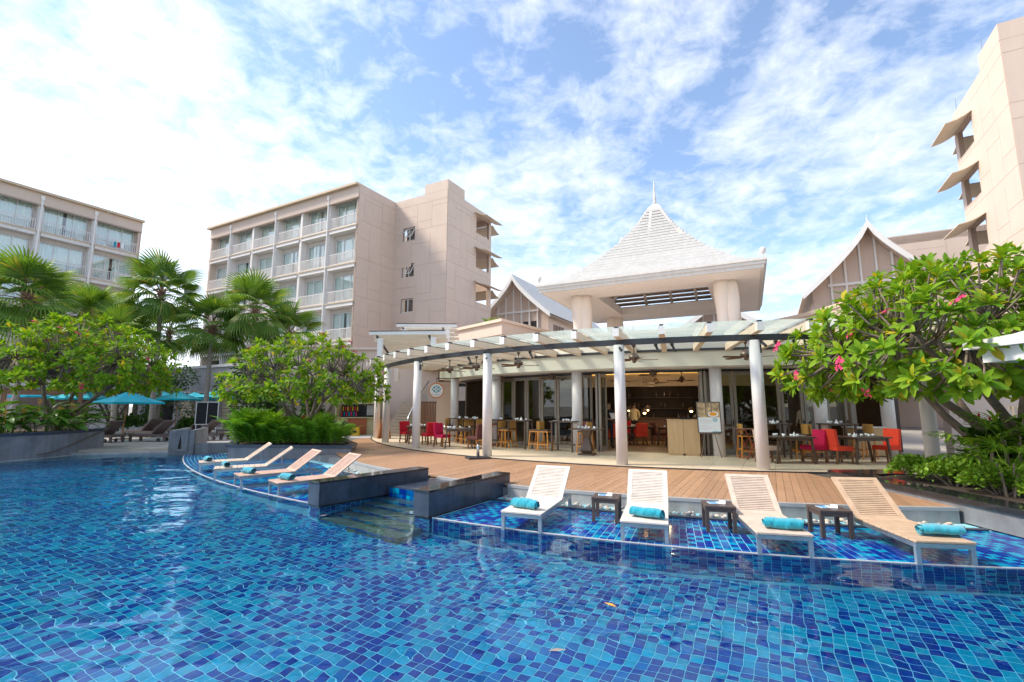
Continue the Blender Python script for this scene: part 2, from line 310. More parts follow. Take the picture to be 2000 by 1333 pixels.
def copy_tree(o, parent=None):
    c = o.copy(); COL.objects.link(c); c.parent = parent
    for k in list(o.children): copy_tree(k, c)
    return c
def inst(name, me, parent, loc, rz=0.0, M=None):
    o = bpy.data.objects.new(name, me); COL.objects.link(o); o.parent = parent
    if M is not None: o.matrix_local = M
    else: o.location = loc; o.rotation_euler = (0, 0, rz)
    return o
def lerp(a, b, t): return a + (b - a) * t
def spline(pts, n):                    # Catmull-Rom through 2D/3D points
    P = [Vector(p) for p in pts]; P = [P[0] * 2 - P[1]] + P + [P[-1] * 2 - P[-2]]; o = []
    for i in range(1, len(P) - 2):
        for k in range(n):
            t = k / n; a, b, c, d = P[i - 1], P[i], P[i + 1], P[i + 2]
            o.append(.5 * ((2 * b) + (c - a) * t + (2 * a - 5 * b + 4 * c - d) * t * t + (3 * b - a - 3 * c + d) * t ** 3))
    o.append(P[-2]); return o
PC = Vector((9.89, 29.74, 0))          # centre of the round restaurant
def arc(R, a, z=0.0): return Vector((PC.x + R * sin(radians(a)), PC.y - R * cos(radians(a)), z))
def arcs(R, a0, a1, n, z=0.0): return [arc(R, lerp(a0, a1, i / n), z) for i in range(n + 1)]
def in_view(p, m=0.06):
    c, s = cos(radians(7.83)), sin(radians(7.83)); d = p[1] * c + (p[2] - 1.9) * s
    if d < .3: return False
    h = -p[1] * s + (p[2] - 1.9) * c
    return abs(p[0] / d * .923) < 1 + m and abs(h / d * .923) < .6665 + m
# ================================================================== SETTING: ground, pool, deck, patio
C2 = Vector((8.2, 24.1, 0))            # centre of the pool-side curve
def pc2(R, a, z=0.0): return Vector((C2.x + R * sin(radians(a)), C2.y - R * cos(radians(a)), z))
CL = Vector((12.79, 34.5, 0))
def pcl(R, a, z=0.0): return Vector((CL.x + R * sin(radians(a)), CL.y - R * cos(radians(a)), z))
def struct(o): o['kind'] = 'structure'; return o
g = MB(); X0, X1, Y0, Y1, B = -22.0, 7.6, -9.0, 21.6, 900
for (a, b, c, d) in ((-B, B, -B, Y0), (-B, B, Y1, B), (-B, X0, Y0, Y1), (X1, B, Y0, Y1)):
    g.add([(a, c, .12), (b, c, .12), (b, d, .12), (a, d, .12)], [(0, 1, 2, 3)])
struct(g.build('ground', 'ground'))
# --- pool tiles --------------------------------------------------------------------------------
TS = .111; GAP = .0065; TM = ['tile_turq', 'tile_blue', 'tile_mid']
def tile_proto(w, h, mi, flat=True):
    m = MB(); a, b, t, e = w / 2, h / 2, .004, .004
    m.add([(-a, -b, 0), (a, -b, 0), (a, b, 0), (-a, b, 0), (-a + e, -b + e, t), (a - e, -b + e, t), (a - e, b - e, t), (-a + e, b - e, t)],
          [(4, 5, 6, 7), (0, 1, 5, 4), (1, 2, 6, 5), (2, 3, 7, 6), (3, 0, 4, 7)])
    return m.mesh('tile', TM[mi])
PROTO = [tile_proto(TS - GAP, TS - GAP, i) for i in range(3)]
def lay_tiles(parent, frames, nobj):
    """frames: list of (origin, xdir, ydir, normal, colour index, weight); nearest nobj in view become objects, the rest one mesh"""
    order = sorted(range(len(frames)), key=lambda i: frames[i][5]); near = set(order[:nobj])
    n = len(frames) - len(near); V = np.zeros((n * 8, 3), np.float32); F = np.zeros((n * 5, 4), np.int32); MI = np.zeros(n * 5, np.int32)
    a = (TS - GAP) / 2; e = .004; t = .004
    base = np.array([(-a, -a, 0), (a, -a, 0), (a, a, 0), (-a, a, 0), (-a + e, -a + e, t), (a - e, -a + e, t), (a - e, a - e, t), (-a + e, a - e, t)], np.float32)
    fb = np.array([(4, 5, 6, 7), (0, 1, 5, 4), (1, 2, 6, 5), (2, 3, 7, 6), (3, 0, 4, 7)], np.int32); k = 0
    for i, (o, x, y, nr, ci, w_) in enumerate(frames):
        R = np.array((x, y, nr), np.float32)
        if i in near:
            M = Matrix(((x[0], y[0], nr[0], o[0]), (x[1], y[1], nr[1], o[1]), (x[2], y[2], nr[2], o[2]), (0, 0, 0, 1)))
            inst('tile', PROTO[ci], parent, None, M=M)
        else:
            V[k * 8:k * 8 + 8] = base @ R + np.array(o, np.float32); F[k * 5:k * 5 + 5] = fb + k * 8; MI[k * 5:k * 5 + 5] = ci; k += 1
    me = bpy.data.meshes.new('tile_field'); me.from_pydata(V.tolist(), [], F.tolist())
    for m in TM: me.materials.append(MATS[m])
    me.polygons.foreach_set('material_index', MI.tolist()); me.update()
    o = bpy.data.objects.new('tile_field', me); link(o, parent); o['kind'] = 'stuff'
rt = random.Random(3)
def tcol(i, j):
    r = rt.random(); chk = (i + j) % 2
    if chk: return 0 if r < .60 else (1 if r < .82 else 2)
    return 1 if r < .60 else (2 if r < .84 else 0)
ZF = -1.10
fl = MB(); fl.add([(X0, Y0, ZF), (X1, Y0, ZF), (X1, Y1, ZF), (X0, Y1, ZF)], [(0, 1, 2, 3)])
pool_floor = struct(fl.build('pool_floor', 'grout')); tag(pool_floor, 'deep pool floor of turquoise and dark blue square tiles', None)
fr = []; ex = tuple(-U1); ey = tuple(U2); nz = (0, 0, 1)
for i in range(-55, 232):
    for j in range(-66, 196):
        p = U1 * (i * TS) + U2 * (j * TS)
        if not (-17.6 < p.x < 7.5 and 2.2 < p.y < 19.6): continue
        if (p - C2).length < 17.0: continue
        if abs(p.x) > (p.y * 1.17 + 2.0): continue
        q = (p.x, p.y, ZF * .62)
        w = p.length if in_view(q, .02) else 999 + p.length
        fr.append(((p.x, p.y, ZF + .001), ex, ey, nz, tcol(i, j), w))
lay_tiles(pool_floor, fr, 300)
# --- shelves -----------------------------------------------------------------------------------
ZS = .002
def shelf(name, outer, inner, ring, nobj, label):
    b = MB(); b.prism([(p.x, p.y) for p in outer] + [(p.x, p.y) for p in reversed(inner)], ZF - .05, ZS, 0)
    o = struct(b.build(name, 'grout')); tag(o, label)
    e = MB(); E0 = [Vector((p.x, p.y, ZS + .006)) for p in outer]; n = len(E0)
    for i in range(n - 1): e.beam(E0[i], E0[i + 1], .018, .012)
    e.build('edge_trim', 'tile_edge', o)
    lay_tiles(o, ring, nobj); return o
def ring_tiles(Cf, Rout, rows, a0, a1, keep, zrows):
    fr = []
    for r in range(rows):
        R = Rout - .012 - TS * (r + .5); step = math.degrees(TS / Rout); n = int((a1 - a0) / step)
        for k in range(n):
            a = a0 + (k + .5) * step; p = Cf(R, a, ZS + .001)
            if not keep(p): continue
            x = (cos(radians(a)) * R / Rout, sin(radians(a)) * R / Rout, 0); y = (-sin(radians(a)), cos(radians(a)), 0)
            fr.append((tuple(p), x, y, (0, 0, 1), tcol(r, k), p.length if in_view(p, .01) else 999 + p.length))
    for r in range(zrows):                                       # riser
        z = ZS - .012 - TS * (r + .5); step = math.degrees(TS / Rout); n = int((a1 - a0) / step)
        for k in range(n):
            a = a0 + (k + .5) * step; p = Cf(Rout + .001, a, z); nr = (sin(radians(a)), -cos(radians(a)), 0)
            if nr[0] == 0: nr = (0, -1, 0)
            fr.append((tuple(p), (cos(radians(a)), sin(radians(a)), 0), (0, 0, 1), nr, tcol(r, k) if rt.random() > .4 else 1, p.length + .8 + r * .1 if in_view(p, .01) else 999 + p.length))
    return fr
RS = 18.36
shelf('pool_shelf', [pc2(RS, lerp(-31.4, -2.2, i / 60)) for i in range(61)], [pc2(16.1, lerp(-31.4, -2.2, i / 60)) for i in range(61)],
      ring_tiles(pc2, RS, 16, -31.3, -2.3, lambda p: (p - C2).length > 16.62, 9), 300, 'shallow tiled lounger shelf right of the pool steps')
RL = 29.97
shelf('pool_shelf', [pcl(RL, lerp(-58.6, -33.6, i / 60)) for i in range(61)], [pcl(26.2, lerp(-58.6, -33.6, i / 60)) for i in range(61)],
      ring_tiles(pcl, RL, 30, -58.5, -33.9, lambda p: (Vector((p.x, p.y, 0)) - C2).length > 16.62 and p.y < 19.4, 5), 200, 'shallow tiled lounger shelf left of the pool steps')
# --- water -------------------------------------------------------------------------------------
wt = MB(); wt.add([(-18.3, Y0 + .1, 0), (7.45, Y0 + .1, 0), (7.45, 20.2, 0), (-18.3, 20.2, 0)], [(0, 1, 2, 3)])
water = struct(wt.build('water', 'pool_water')); tag(water, 'clear rippled blue pool water')
# near side pool wall (behind the viewer) and left wall under the planter
pw = MB(); pw.box(-22, 7.6, Y0 - .05, Y0 + .2, ZF, .14); pw.box(7.36, 7.6, Y0, 8.0, ZF, .02); pw.box(-22, -18.2, Y0 + .2, 8.0, ZF, .14)
struct(pw.build('pool_wall', 'tile_mid'))
# --- deck --------------------------------------------------------------------------------------
base = MB(); gp = [pc2(16.08, lerp(-3.0, -57.0, i / 60)) for i in range(61)]
base.prism([(7.34, 8.2)] + [(p.x, p.y) for p in gp if p.x < 7.3] + [(-9.0, 19.0), (-11.9, 20.0), (-13.2, 19.4), (-13.2, 22.2), (7.34, 22.2)], ZF - .1, .185)
struct(base.build('deck_base', 'stone_grey'))
deck = struct(empty('deck')); tag(deck, 'curved brown timber deck between pool and restaurant')
def hit(C, R, u, far=False):           # parameter t where u*U1 + t*U2 meets the circle
    c = u - C.dot(U1); b = C.dot(U2); D = R * R - c * c
    if D < 0: return None
    return b + sqrt(D) * (1 if far else -1)
PW = .142; u = -3.4; rp = random.Random(5)
while u < 20.0:
    e = []
    for uu in (u + .003, u + PW - .003):
        t0 = hit(C2, 16.02, uu); t1 = hit(PC, 17.84, uu); tl = (24.9 - uu * U1.y) / U2.y
        if t0 is None: e = None; break
        t1 = tl if t1 is None else min(t1, tl); tx = (7.33 - uu * U1.x) / U2.x
        t1 = min(t1, tx); e.append((t0, t1))
    if e and e[0][1] - e[0][0] > .05 and e[1][1] - e[1][0] > .02:
        # boards are butt-jointed every few metres
        f = [0, 1]
        if e[0][1] - e[0][0] > 4: f = [0, rp.uniform(.3, .7), 1]
        for k in range(len(f) - 1):
            q = []
            for (t0, t1), uu in zip(e, (u + .003, u + PW - .003)):
                a, b = lerp(t0, t1, f[k]), lerp(t0, t1, f[k + 1]) - (.004 if k == 0 and len(f) > 2 else 0)
                q.append((U1 * uu + U2 * a, U1 * uu + U2 * b))
            m = MB(); m.prism([(q[0][0].x, q[0][0].y), (q[1][0].x, q[1][0].y), (q[1][1].x, q[1][1].y), (q[0][1].x, q[0][1].y)], .215, .25 + rp.uniform(-.0012, .0012))
            m.build('plank', 'deck_wood', deck)
    u += PW
cb_ = MB()                              # metal edging where the deck meets the pebble gutter
for a0, a1 in ((-31.0, -3.2), (-56.5, -39.5), (-38.3, -32.6)):
    n = 40; A = [pc2(16.02, lerp(a0, a1, i / n), .254) for i in range(n + 1)]; Bq = [pc2(16.11, lerp(a0, a1, i / n), .254) for i in range(n + 1)]; Cq = [pc2(16.11, lerp(a0, a1, i / n), .20) for i in range(n + 1)]
    cb_.strip(A, Bq); cb_.strip(Bq, Cq)
cb_.build('edging', 'gutter_metal', deck)
fc = MB()
for a0, a1 in ((-31.0, -3.2), (-56.5, -39.5)):
    n = 40; fc.strip([pc2(16.10, lerp(a0, a1, i / n), .2) for i in range(n + 1)], [pc2(16.10, lerp(a0, a1, i / n), -.1) for i in range(n + 1)])
fc.build('gutter_face', 'stone_pale', deck)
# pebble gutter
gut = MB()
for a0, a1 in ((-31.3, -3.2), (-56.5, -39.3)):
    n = 40; P_ = lambda R, z: [pc2(R, lerp(a0, a1, i / n), z) for i in range(n + 1)]
    gut.strip(P_(16.1, -.02), P_(16.5, -.02)); gut.strip(P_(16.5, -.02), P_(16.5, .035)); gut.strip(P_(16.5, .035), P_(16.6, .035)); gut.strip(P_(16.6, .035), P_(16.6, -.06))
gutter = struct(gut.build('gutter', 'stone_black')); tag(gutter, 'black stone gutter along the deck edge')
pb = MB(); rr = random.Random(11)
for k in range(620):
    a = rr.uniform(-31, -4) if k < 430 else rr.uniform(-56, -39.6); c = pc2(rr.uniform(16.15, 16.45), a, rr.uniform(-.01, .035)); s_ = rr.uniform(.022, .05)
    Mx = Matrix.Translation(c) @ Matrix.Rotation(rr.uniform(0, 6), 4, 'Z') @ Matrix.Diagonal((s_ * rr.uniform(1, 1.6), s_, s_ * .62, 1)); vs = []
    for (x, y, z) in ((0, 0, 1), (.89, 0, .45), (.28, .85, .45), (-.72, .53, .45), (-.72, -.53, .45), (.28, -.85, .45), (.72, .53, -.45), (-.28, .85, -.45), (-.89, 0, -.45), (-.28, -.85, -.45), (.72, -.53, -.45), (0, 0, -1)): vs.append(Mx @ Vector((x, y, z)))
    pb.add(vs, [(0, 1, 2), (0, 2, 3), (0, 3, 4), (0, 4, 5), (0, 5, 1), (1, 6, 2), (2, 7, 3), (3, 8, 4), (4, 9, 5), (5, 10, 1), (6, 7, 2), (7, 8, 3), (8, 9, 4), (9, 10, 5), (10, 6, 1), (11, 7, 6), (11, 8, 7), (11, 9, 8), (11, 10, 9), (11, 6, 10)], rr.choice((0, 0, 1, 2)))
tag(pb.build('pebbles', ['pebble_a', 'pebble_b', 'pebble_c'], None, True), 'loose river pebbles in the gutter beside the deck', 'pebbles', kind='stuff')
# --- patio -------------------------------------------------------------------------------------
pt = MB(); pt.prism([(p.x, p.y) for p in arcs(17.86, -82, 14, 90)] + [(p.x, p.y) for p in reversed(arcs(9.0, -82, 14, 40))], -.2, .268)
patio = struct(pt.build('patio', 'patio_grout')); tag(patio, 'round restaurant terrace paved in large beige tiles')
def clip(poly, C, R):                   # clip convex polygon to a circle (as a 180-gon edge list near it)
    cen = sum((Vector(p) for p in poly), Vector((0, 0))) / len(poly); a0 = atan2(cen.x - C.x, -(cen.y - C.y)); out_ = poly
    for k in range(-9, 10):
        a = a0 + k * .006; n = Vector((sin(a), -cos(a))); d = Vector((C.x, C.y)).dot(n) + R; res = []
        for i in range(len(out_)):
            p, q = Vector(out_[i]), Vector(out_[(i + 1) % len(out_)]); dp, dq = p.dot(n) - d, q.dot(n) - d
            if dp <= 0: res.append(p)
            if dp * dq < 0: res.append(p + (q - p) * (dp / (dp - dq)))
        out_ = res
        if len(out_) < 3: return None
    return out_
PT = .78; cnt = 0
for i in range(-14, 40):
    for j in range(4, 50):
        cc = U1 * ((i + .5) * PT) + U2 * ((j + .5) * PT); r = (cc - PC).length; ang = math.degrees(atan2(cc.x - PC.x, -(cc.y - PC.y)))
        if not (13.2 < r < 18.4 and -80 < ang < 12): continue
        q = [(cc + U1 * (sx * (PT / 2 - .004)) + U2 * (sy * (PT / 2 - .004))) for sx, sy in ((-1, -1), (1, -1), (1, 1), (-1, 1))]
        poly = clip([(p.x, p.y) for p in q], PC, 17.80)
        if not poly: continue
        m = MB(); m.prism([(p[0], p[1]) for p in poly], .266, .280); m.build('tile', 'patio_tile', patio); cnt += 1
ed = MB(); n = 120
ed.strip(arcs(17.815, -82, 14, n, .279), arcs(17.87, -82, 14, n, .279)); ed.strip(arcs(17.87, -82, 14, n, .279), arcs(17.87, -82, 14, n, .24)); ed.build('edging', 'steel_dark', patio)
ap = MB(); ap.prism([(-14.5, 24.95), (-5.9, 24.95), (-5.9, 27.6), (-14.5, 27.6)], .1, .262); struct(ap.build('pavement', 'terrace_stone'))
# --- left terrace ------------------------------------------------------------------------------
ter = MB(); ter.prism([(-17.5, 19.05), (-13.4, 19.95), (-13.0, 21.0), (-12.2, 22.3), (-9.8, 24.9), (-9.8, 60), (-60, 60), (-60, 19.05)], -.6, .17)
terrace = struct(ter.build('terrace', 'patio_grout')); tag(terrace, 'pale stone sun terrace behind the pool')
TT = 1.15
for i in range(-34, 2):
    for j in range(16, 48):
        cx_, cy_2 = (i + .5) * TT, (j + .5) * TT
        if cx_ > -10.6 or cy_2 < 20.6 or cy_2 > 44 or cx_ < -40 or (cx_ > -13.2 and cy_2 < 23.2) or (cx_ > -11.6 and cy_2 < 25.2): continue
        if not in_view((cx_, cy_2, .2), .1): continue
        m = MB(); m.box(cx_ - TT / 2 + .006, cx_ + TT / 2 - .006, cy_2 - TT / 2 + .006, cy_2 + TT / 2 - .006, .165, .185); m.build('paver', 'terrace_stone', terrace)
sm = MB(); sm.prism([(-17.45, 18.75), (-13.35, 19.65), (-13.35, 20.3), (-17.45, 19.4)], -1.2, .09); sm.prism([(-17.4, 19.35), (-13.4, 20.25), (-13.4, 20.75), (-17.4, 20.0)], .1, .184); sm.build('step', 'stone_pale', terrace)
# --- pool steps and polished walls ---------------------------------------------------------------
def sector(mb, R0, R1, a0, a1, z0, z1, mi=0, n=8, Cf=pc2):
    A = [Cf(R0, lerp(a0, a1, i / n)) for i in range(n + 1)]; Bq = [Cf(R1, lerp(a0, a1, i / n)) for i in range(n + 1)]
    mb.prism([(p.x, p.y) for p in A] + [(p.x, p.y) for p in reversed(Bq)], z0, z1, mi)
steps = struct(empty('pool_steps', (0, 0, 0))); tag(steps, 'stone steps going down into the pool between two black walls')
m = MB(); sector(m, 16.12, 17.40, -38.6, -31.9, -.9, .20); m.build('landing', 'stone_black', steps)
for r in range(2):
    m = MB(); a = -38.3
    while a < -32.1:
        m.cbox(pc2(17.405, a, .125 - r * .115), (TS - .008, .01, TS - .008), radians(a), rt.choice((0, 1, 1, 2, 2))); a += math.degrees(TS / 17.4)
    m.build('nosing_tiles', TM + ['kiosk_olive'], steps, kind='stuff')
for k in range(5):
    R0 = 17.42 + .31 * k; z = -.07 - .20 * k
    m = MB(); sector(m, R0, R0 + .31, -38.5, -32.0, ZF, z); m.build('tread', 'step_stone', steps)
    step = math.degrees(TS / R0)
    m = MB(); a = -38.2
    while a < -32.2:
        p = pc2(R0 + .315, a, z - .075); m.cbox(p, (TS - .008, .012, TS - .008), radians(a), 0 if rt.random() < .3 else (1 if rt.random() < .5 else 2)); a += step
    m.build('nosing_tiles', TM, steps, kind='stuff')
def stonewall(R0, R1, aR, w, label):
    e = empty('pool_wall_block', pc2(R1, aR), 0, label, 'wall'); e.location = (0, 0, 0)
    d = (pc2(1, aR) - C2).normalized(); t = Vector((d.y, -d.x, 0)); t = t if t.x < 0 else -t        # t points left
    fx = lambda r, s, z: C2 + d * r + t * s + Vector((0, 0, z)); ry = atan2(-d.x, d.y) + pi
    L_ = (R1 - R0); n = 4
    for k in range(n):                                   # cladding slabs, then the coping
        a, b = R0 + L_ * k / n + .003, R0 + L_ * (k + 1) / n - .003
        m = MB(); q = [fx(a, 0, 0), fx(b, 0, 0), fx(b, w, 0), fx(a, w, 0)]; m.prism([(p.x, p.y) for p in q], .02, .425); m.build('slab', 'stone_black', e, bevel=.004)
    m = MB(); q = [fx(R0 - .0, -.012, 0), fx(R1 + .015, -.012, 0), fx(R1 + .015, w + .012, 0), fx(R0, w + .012, 0)]; m.prism([(p.x, p.y) for p in q], .43, .462); m.build('coping', 'stone_black_polished', e, bevel=.004)
    m = MB(); q = [fx(R0 + .01, .012, 0), fx(R1 - .02, .012, 0), fx(R1 - .02, w - .012, 0), fx(R0 + .01, w - .012, 0)]; m.prism([(p.x, p.y) for p in q], -.08, .43); m.build('core', 'stone_black_polished', e)
    m = MB(); q = [fx(16.7, .02, 0), fx(R1 - .03, .02, 0), fx(R1 - .03, w - .02, 0), fx(16.7, w - .02, 0)]; m.prism([(p.x, p.y) for p in q], ZF, -.081); o = m.build('tiled_foot', 'grout', e)
    fr = []; nx = int((R1 - .03 - 16.7) / TS)
    for s_, nr in ((.018, -t), (w - .018, t)):
        for k in range(nx):
            for r in range(8):
                p = fx(R1 - .045 - TS * (k + .5), s_, -.10 - TS * (r + .5)); fr.append((tuple(p), tuple(d), (0, 0, 1), tuple(nr), tcol(k, r), 0))
    for k in range(3):
        for r in range(8):
            p = fx(R1 - .029, .035 + TS * (k + .5) * .88, -.10 - TS * (r + .5)); fr.append((tuple(p), tuple(t), (0, 0, 1), tuple(d), tcol(k, r), 0))
    lay_tiles(e, fr, 0)
    return e
stonewall(16.25, 18.98, -38.7, .40, 'polished black stone wall on the left of the pool steps')
stonewall(15.80, 18.44, -31.45, .35, 'polished black stone wall on the right of the pool steps')
# --- right planter -----------------------------------------------------------------------------
rp_ = empty('stone_planter', (0, 0, 0), 0, 'long grey stone planter with black mirror coping at the right edge', 'planter')
m = MB(); m.prism([(7.36, 2.5), (7.36, 11.2), (7.5, 11.35), (8.6, 11.4), (14.5, 9.6), (14.5, 2.5)], ZF, .335); m.build('wall', 'stone_grey', rp_)
m = MB(); m.prism([(7.30, 2.5), (7.30, 11.25), (7.46, 11.42), (8.65, 11.45), (14.5, 9.68), (14.5, 9.0), (8.5, 10.75), (7.95, 10.65), (7.85, 10.4), (7.85, 2.5)], .34, .42); m.build('coping', 'stone_black_polished', rp_, bevel=.004)
m = MB(); m.prism([(7.86, 2.5), (7.86, 10.4), (8.5, 10.74), (14.5, 9.0), (14.5, 2.5)], .33, .40); m.build('soil_bed', 'soil', rp_)
# --- left planter ------------------------------------------------------------------------------
lp = empty('stone_planter', (0, 0, 0), 0, 'tall grey stone planter wall with handrail at the left edge', 'planter')
cur = spline([(-19.6, 7.0), (-18.5, 12.0), (-17.6, 16.2), (-17.15, 18.3), (-17.35, 20.4)], 8)
pol = [(p.x, p.y) for p in cur] + [(-17.7, 20.9), (-26, 21.4), (-27, 7.0)]
m = MB(); m.prism(pol, ZF, .86); m.build('wall', 'stone_grey', lp)
off = [(p.x + .05, p.y) for p in cur]
m = MB(); m.prism(off + [(-17.55, 20.95), (-18.1, 20.85)] + [(p[0] - .42, p[1]) for p in reversed(off)], .862, .955); m.build('coping', 'stone_black', lp, bevel=.006)
m = MB(); m.prism([(p.x - .38, p.y) for p in cur] + [(-18.2, 20.8), (-25.8, 21.2), (-26.8, 7.2)], .85, .90); m.build('soil_bed', 'soil', lp)
m = MB(); m.tube([(-16.98, 17.3, .18), (-16.95, 17.75, .20), (-16.98, 18.6, .42), (-17.02, 20.3, .98)], .028, 8); m.build('handrail', 'bronze', lp, True)
m = MB(); m.prism([(p.x + .03, p.y) for p in cur] + [(-17.7, 20.6), (-18.2, 20.5), (-19.5, 7.0)], -.02, .025); m.build('waterline_ledge', 'stone_pale', lp)
# --- centre planter ----------------------------------------------------------------------------
cp = empty('stone_planter', (0, 0, 0), 0, 'low grey stone planter with black coping below the round frangipani', 'planter')
po = [(-11.35, 19.6), (-10.45, 17.75), (-5.75, 17.25), (-5.95, 18.4), (-7.6, 21.5), (-10.8, 21.2)]
m = MB(); m.prism(po, -.3, .40); m.build('wall', 'stone_grey', cp)
ctr = Vector((-8.6, 19.2)); big_ = [tuple(ctr + (Vector(p) - ctr) * 1.025) for p in po]; sml = [tuple(ctr + (Vector(p) - ctr) * .9) for p in po]
m = MB()
for i in range(len(po)):
    j = (i + 1) % len(po); m.prism([big_[i], big_[j], sml[j], sml[i]], .402, .50)
m.build('coping', 'stone_black', cp); m = MB(); m.prism(sml, .39, .44); m.build('soil_bed', 'soil', cp)
# --- fountain block and low wall ---------------------------------------------------------------
fb = empty('fountain_block', (-13.1, 19.1, 0), radians(24), 'grey stone fountain block with tapered niche beside the terrace', 'fountain')
m = MB(); m.wall((-.42, 0, 0), (1, 0, 0), .84, -.3, .93, .25, [(.30, .46, .22, .70)]); m.build('front_wall', 'stone_grey', fb)
m = MB(); m.wall((-.22, -.05, 0), (1, 0, 0), .44, .12, .96, .05, [(.12, .25, .22, .70)]); m.build('panel', 'stone_grey', fb)
m = MB(); m.box(-.12, .04, .18, .24, .2, .72); m.build('niche_back', 'bronze', fb)
m = MB(); m.add([(-.10, -.048, .22), (-.10, -.048, .70), (-.045, -.048, .70)], [(0, 2, 1)]); m.add([(.03, -.048, .22), (.03, -.048, .70), (-.025, -.048, .70)], [(0, 1, 2)]); m.build('niche_reveal', 'stone_grey', fb)
m = MB()
for x in (-.42, .24): m.add([(x, .25, -.2), (x + .18, .25, -.2), (x + .18, 3.1, .15), (x, 3.1, .15), (x, .25, .93), (x + .18, .25, .93), (x + .18, 3.1, .93), (x, 3.1, .93)], [(0, 3, 2, 1), (4, 5, 6, 7), (0, 1, 5, 4), (1, 2, 6, 5), (2, 3, 7, 6), (3, 0, 4, 7)])
m.build('side_wall', 'stone_pale', fb); m = MB(); m.box(-.24, .24, .26, 3.1, .1, .74); m.build('trough', 'stone_grey', fb)
lw = MB(); lw.prism([(-12.75, 19.35), (-11.3, 19.95), (-11.4, 20.2), (-12.85, 19.6)], -.3, .40); tag(lw.build('low_wall', 'stone_grey'), 'short low grey wall between fountain block and planter', 'wall')
# ================================================================== HOTELS
def rail_mesh(w, nb):
    m = MB(); m.box(0, w, -.02, .04, 1.0, 1.06); m.box(0, w, -.015, .03, .13, .18); m.box(0, .06, -.02, .04, .03, 1.0); m.box(w - .06, w, -.02, .04, .03, 1.0)
    for k in range(1, 5): m.box(w * k / 5 - .06, w * k / 5 + .06, -.01, .025, .02, .13)
    for k in range(nb): x = .12 + (w - .24) * (k + .5) / nb; m.box(x - .018, x + .018, -.008, .02, .18, 1.0)
    return m.mesh('railing', 'hotel_white')
def win_mesh(w, h):
    m = MB(); f = .06
    m.box(0, w, 0, .07, 0, f); m.box(0, w, 0, .07, h - f, h)
    for x in (0, w * .33 - f / 2, w * .68 - f / 2, w - f): m.box(x, x + f, .002, .068, f, h - f)
    fr_ = m.mesh('window', 'frame_white'); g_ = MB()
    for a, b, y in ((f, w * .33 - f / 2, .03), (w * .33 + f / 2, w * .68 - f / 2, .045), (w * .68 + f / 2, w - f, .03)): g_.box(a, b, y, y + .008, f, h - f)
    c = MB(); n = 60; A = []; Bq = []
    for k in range(n + 1):
        x = .02 + (w - .04) * k / n; y = .14 + .035 * sin(k * 1.9) + .015 * sin(k * .7)
        A.append((x, y, .02)); Bq.append((x, y, h - .02))
    c.strip(A, Bq)
    c2 = MB(); A = []; Bq = []
    for k in range(46):
        t = k / 45; x = (.02 + w * .44 * k / 19) if k < 20 else (w * .53 + (w * .46) * (k - 20) / 25); y = .14 + .035 * sin(k * 1.9)
        A.append((x, y, .02)); Bq.append((x, y, h - .02))
    c2.strip(A[:20], Bq[:20]); c2.strip(A[20:], Bq[20:])
    return fr_, g_.mesh('pane', 'hotel_pane'), [c.mesh('curtain', 'curtain', True), c2.mesh('curtain', 'curtain', True)]
def facade(root, x0, bays, bay, levels, top, pipes, rnd, skip=lambda b, k: False, depth=.60, last_tan=True):
    xs = [x0 + bay * k for k in range(bays + 1)]; x1 = xs[-1]; ww, wh = bay - .62, 2.25
    RM = rail_mesh(bay - .44, 20); WF, WG, WC = win_mesh(ww - .04, wh - .04)
    holes = [(xs[b] + .30, xs[b] + .30 + ww, z + .28, z + .28 + wh) for b in range(bays) for z in levels]
    m = MB(); m.wall((0, depth, 0), (1, 0, 0), x1, .1, top - .25, .2, [(h[0], h[1], h[2], h[3]) for h in holes]); m.build('wall', 'hotel_grey', root)
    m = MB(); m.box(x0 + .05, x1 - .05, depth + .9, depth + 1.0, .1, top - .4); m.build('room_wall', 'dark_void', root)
    for k, x in enumerate(xs):
        w = .34 if k in pipes else .26
        mt = 'hotel_tan' if (last_tan and k in (0, bays)) else 'hotel_white'
        m = MB(); m.box(max(x - w / 2, x0 - .1), min(x + w / 2, x1 - .012), 0, depth - .004, .12, top - .26); m.build('pier', mt, root)
        if k in pipes:
            m = MB(); m.tube([(x - .02, -.09, 1), (x - .02, -.09, top - .75)], .075, 10); m.box(x - .14, x + .10, -.2, -.01, top - .75, top - .4); m.build('drainpipe', 'white_paint', root)
    for z in levels:
        m = MB()
        for b in range(bays): m.box(xs[b] + .175, xs[b + 1] - .175, -.06, depth - .003, z - .32, z)
        m.build('floor_slab', 'hotel_white', root)
        m = MB(); m.box(x0 - .05, x1 - .02, -.12, -.07, z - .03, z + .06); m.build('slab_edge', 'hotel_cap', root)
    m = MB(); m.box(x0 - .05, x1 - .015, -.10, .25, top - 1.18, top - .2); m.build('parapet', 'hotel_tan', root)
    m = MB(); m.box(x0 - .05, x1 - .015, -.13, -.102, top - 1.24, top - 1.14); m.box(x0 + .1, x1 - .1, .25, depth - .01, top - .6, top - .5); m.build('parapet_dark_strip', 'hotel_tan_dark', root)  # solid dark strip, its colour stands for the parapet's shadow line
    m = MB(); m.box(x0 - .35, x1 + .03, -.42, .6, top - .19, top); m.build('roof_cap', 'hotel_cap', root)
    for b in range(bays):
        for k, z in enumerate(levels):
            if skip(b, k): continue
            inst('railing', RM, root, (xs[b] + .22, .02, z))
            wn = inst('window', WF, root, (xs[b] + .32, depth + .04, z + .30))
            inst('pane', WG, wn, (0, 0, 0)); inst('curtain', WC[0 if rnd.random() < .68 else 1], wn, (0, 0, 0))
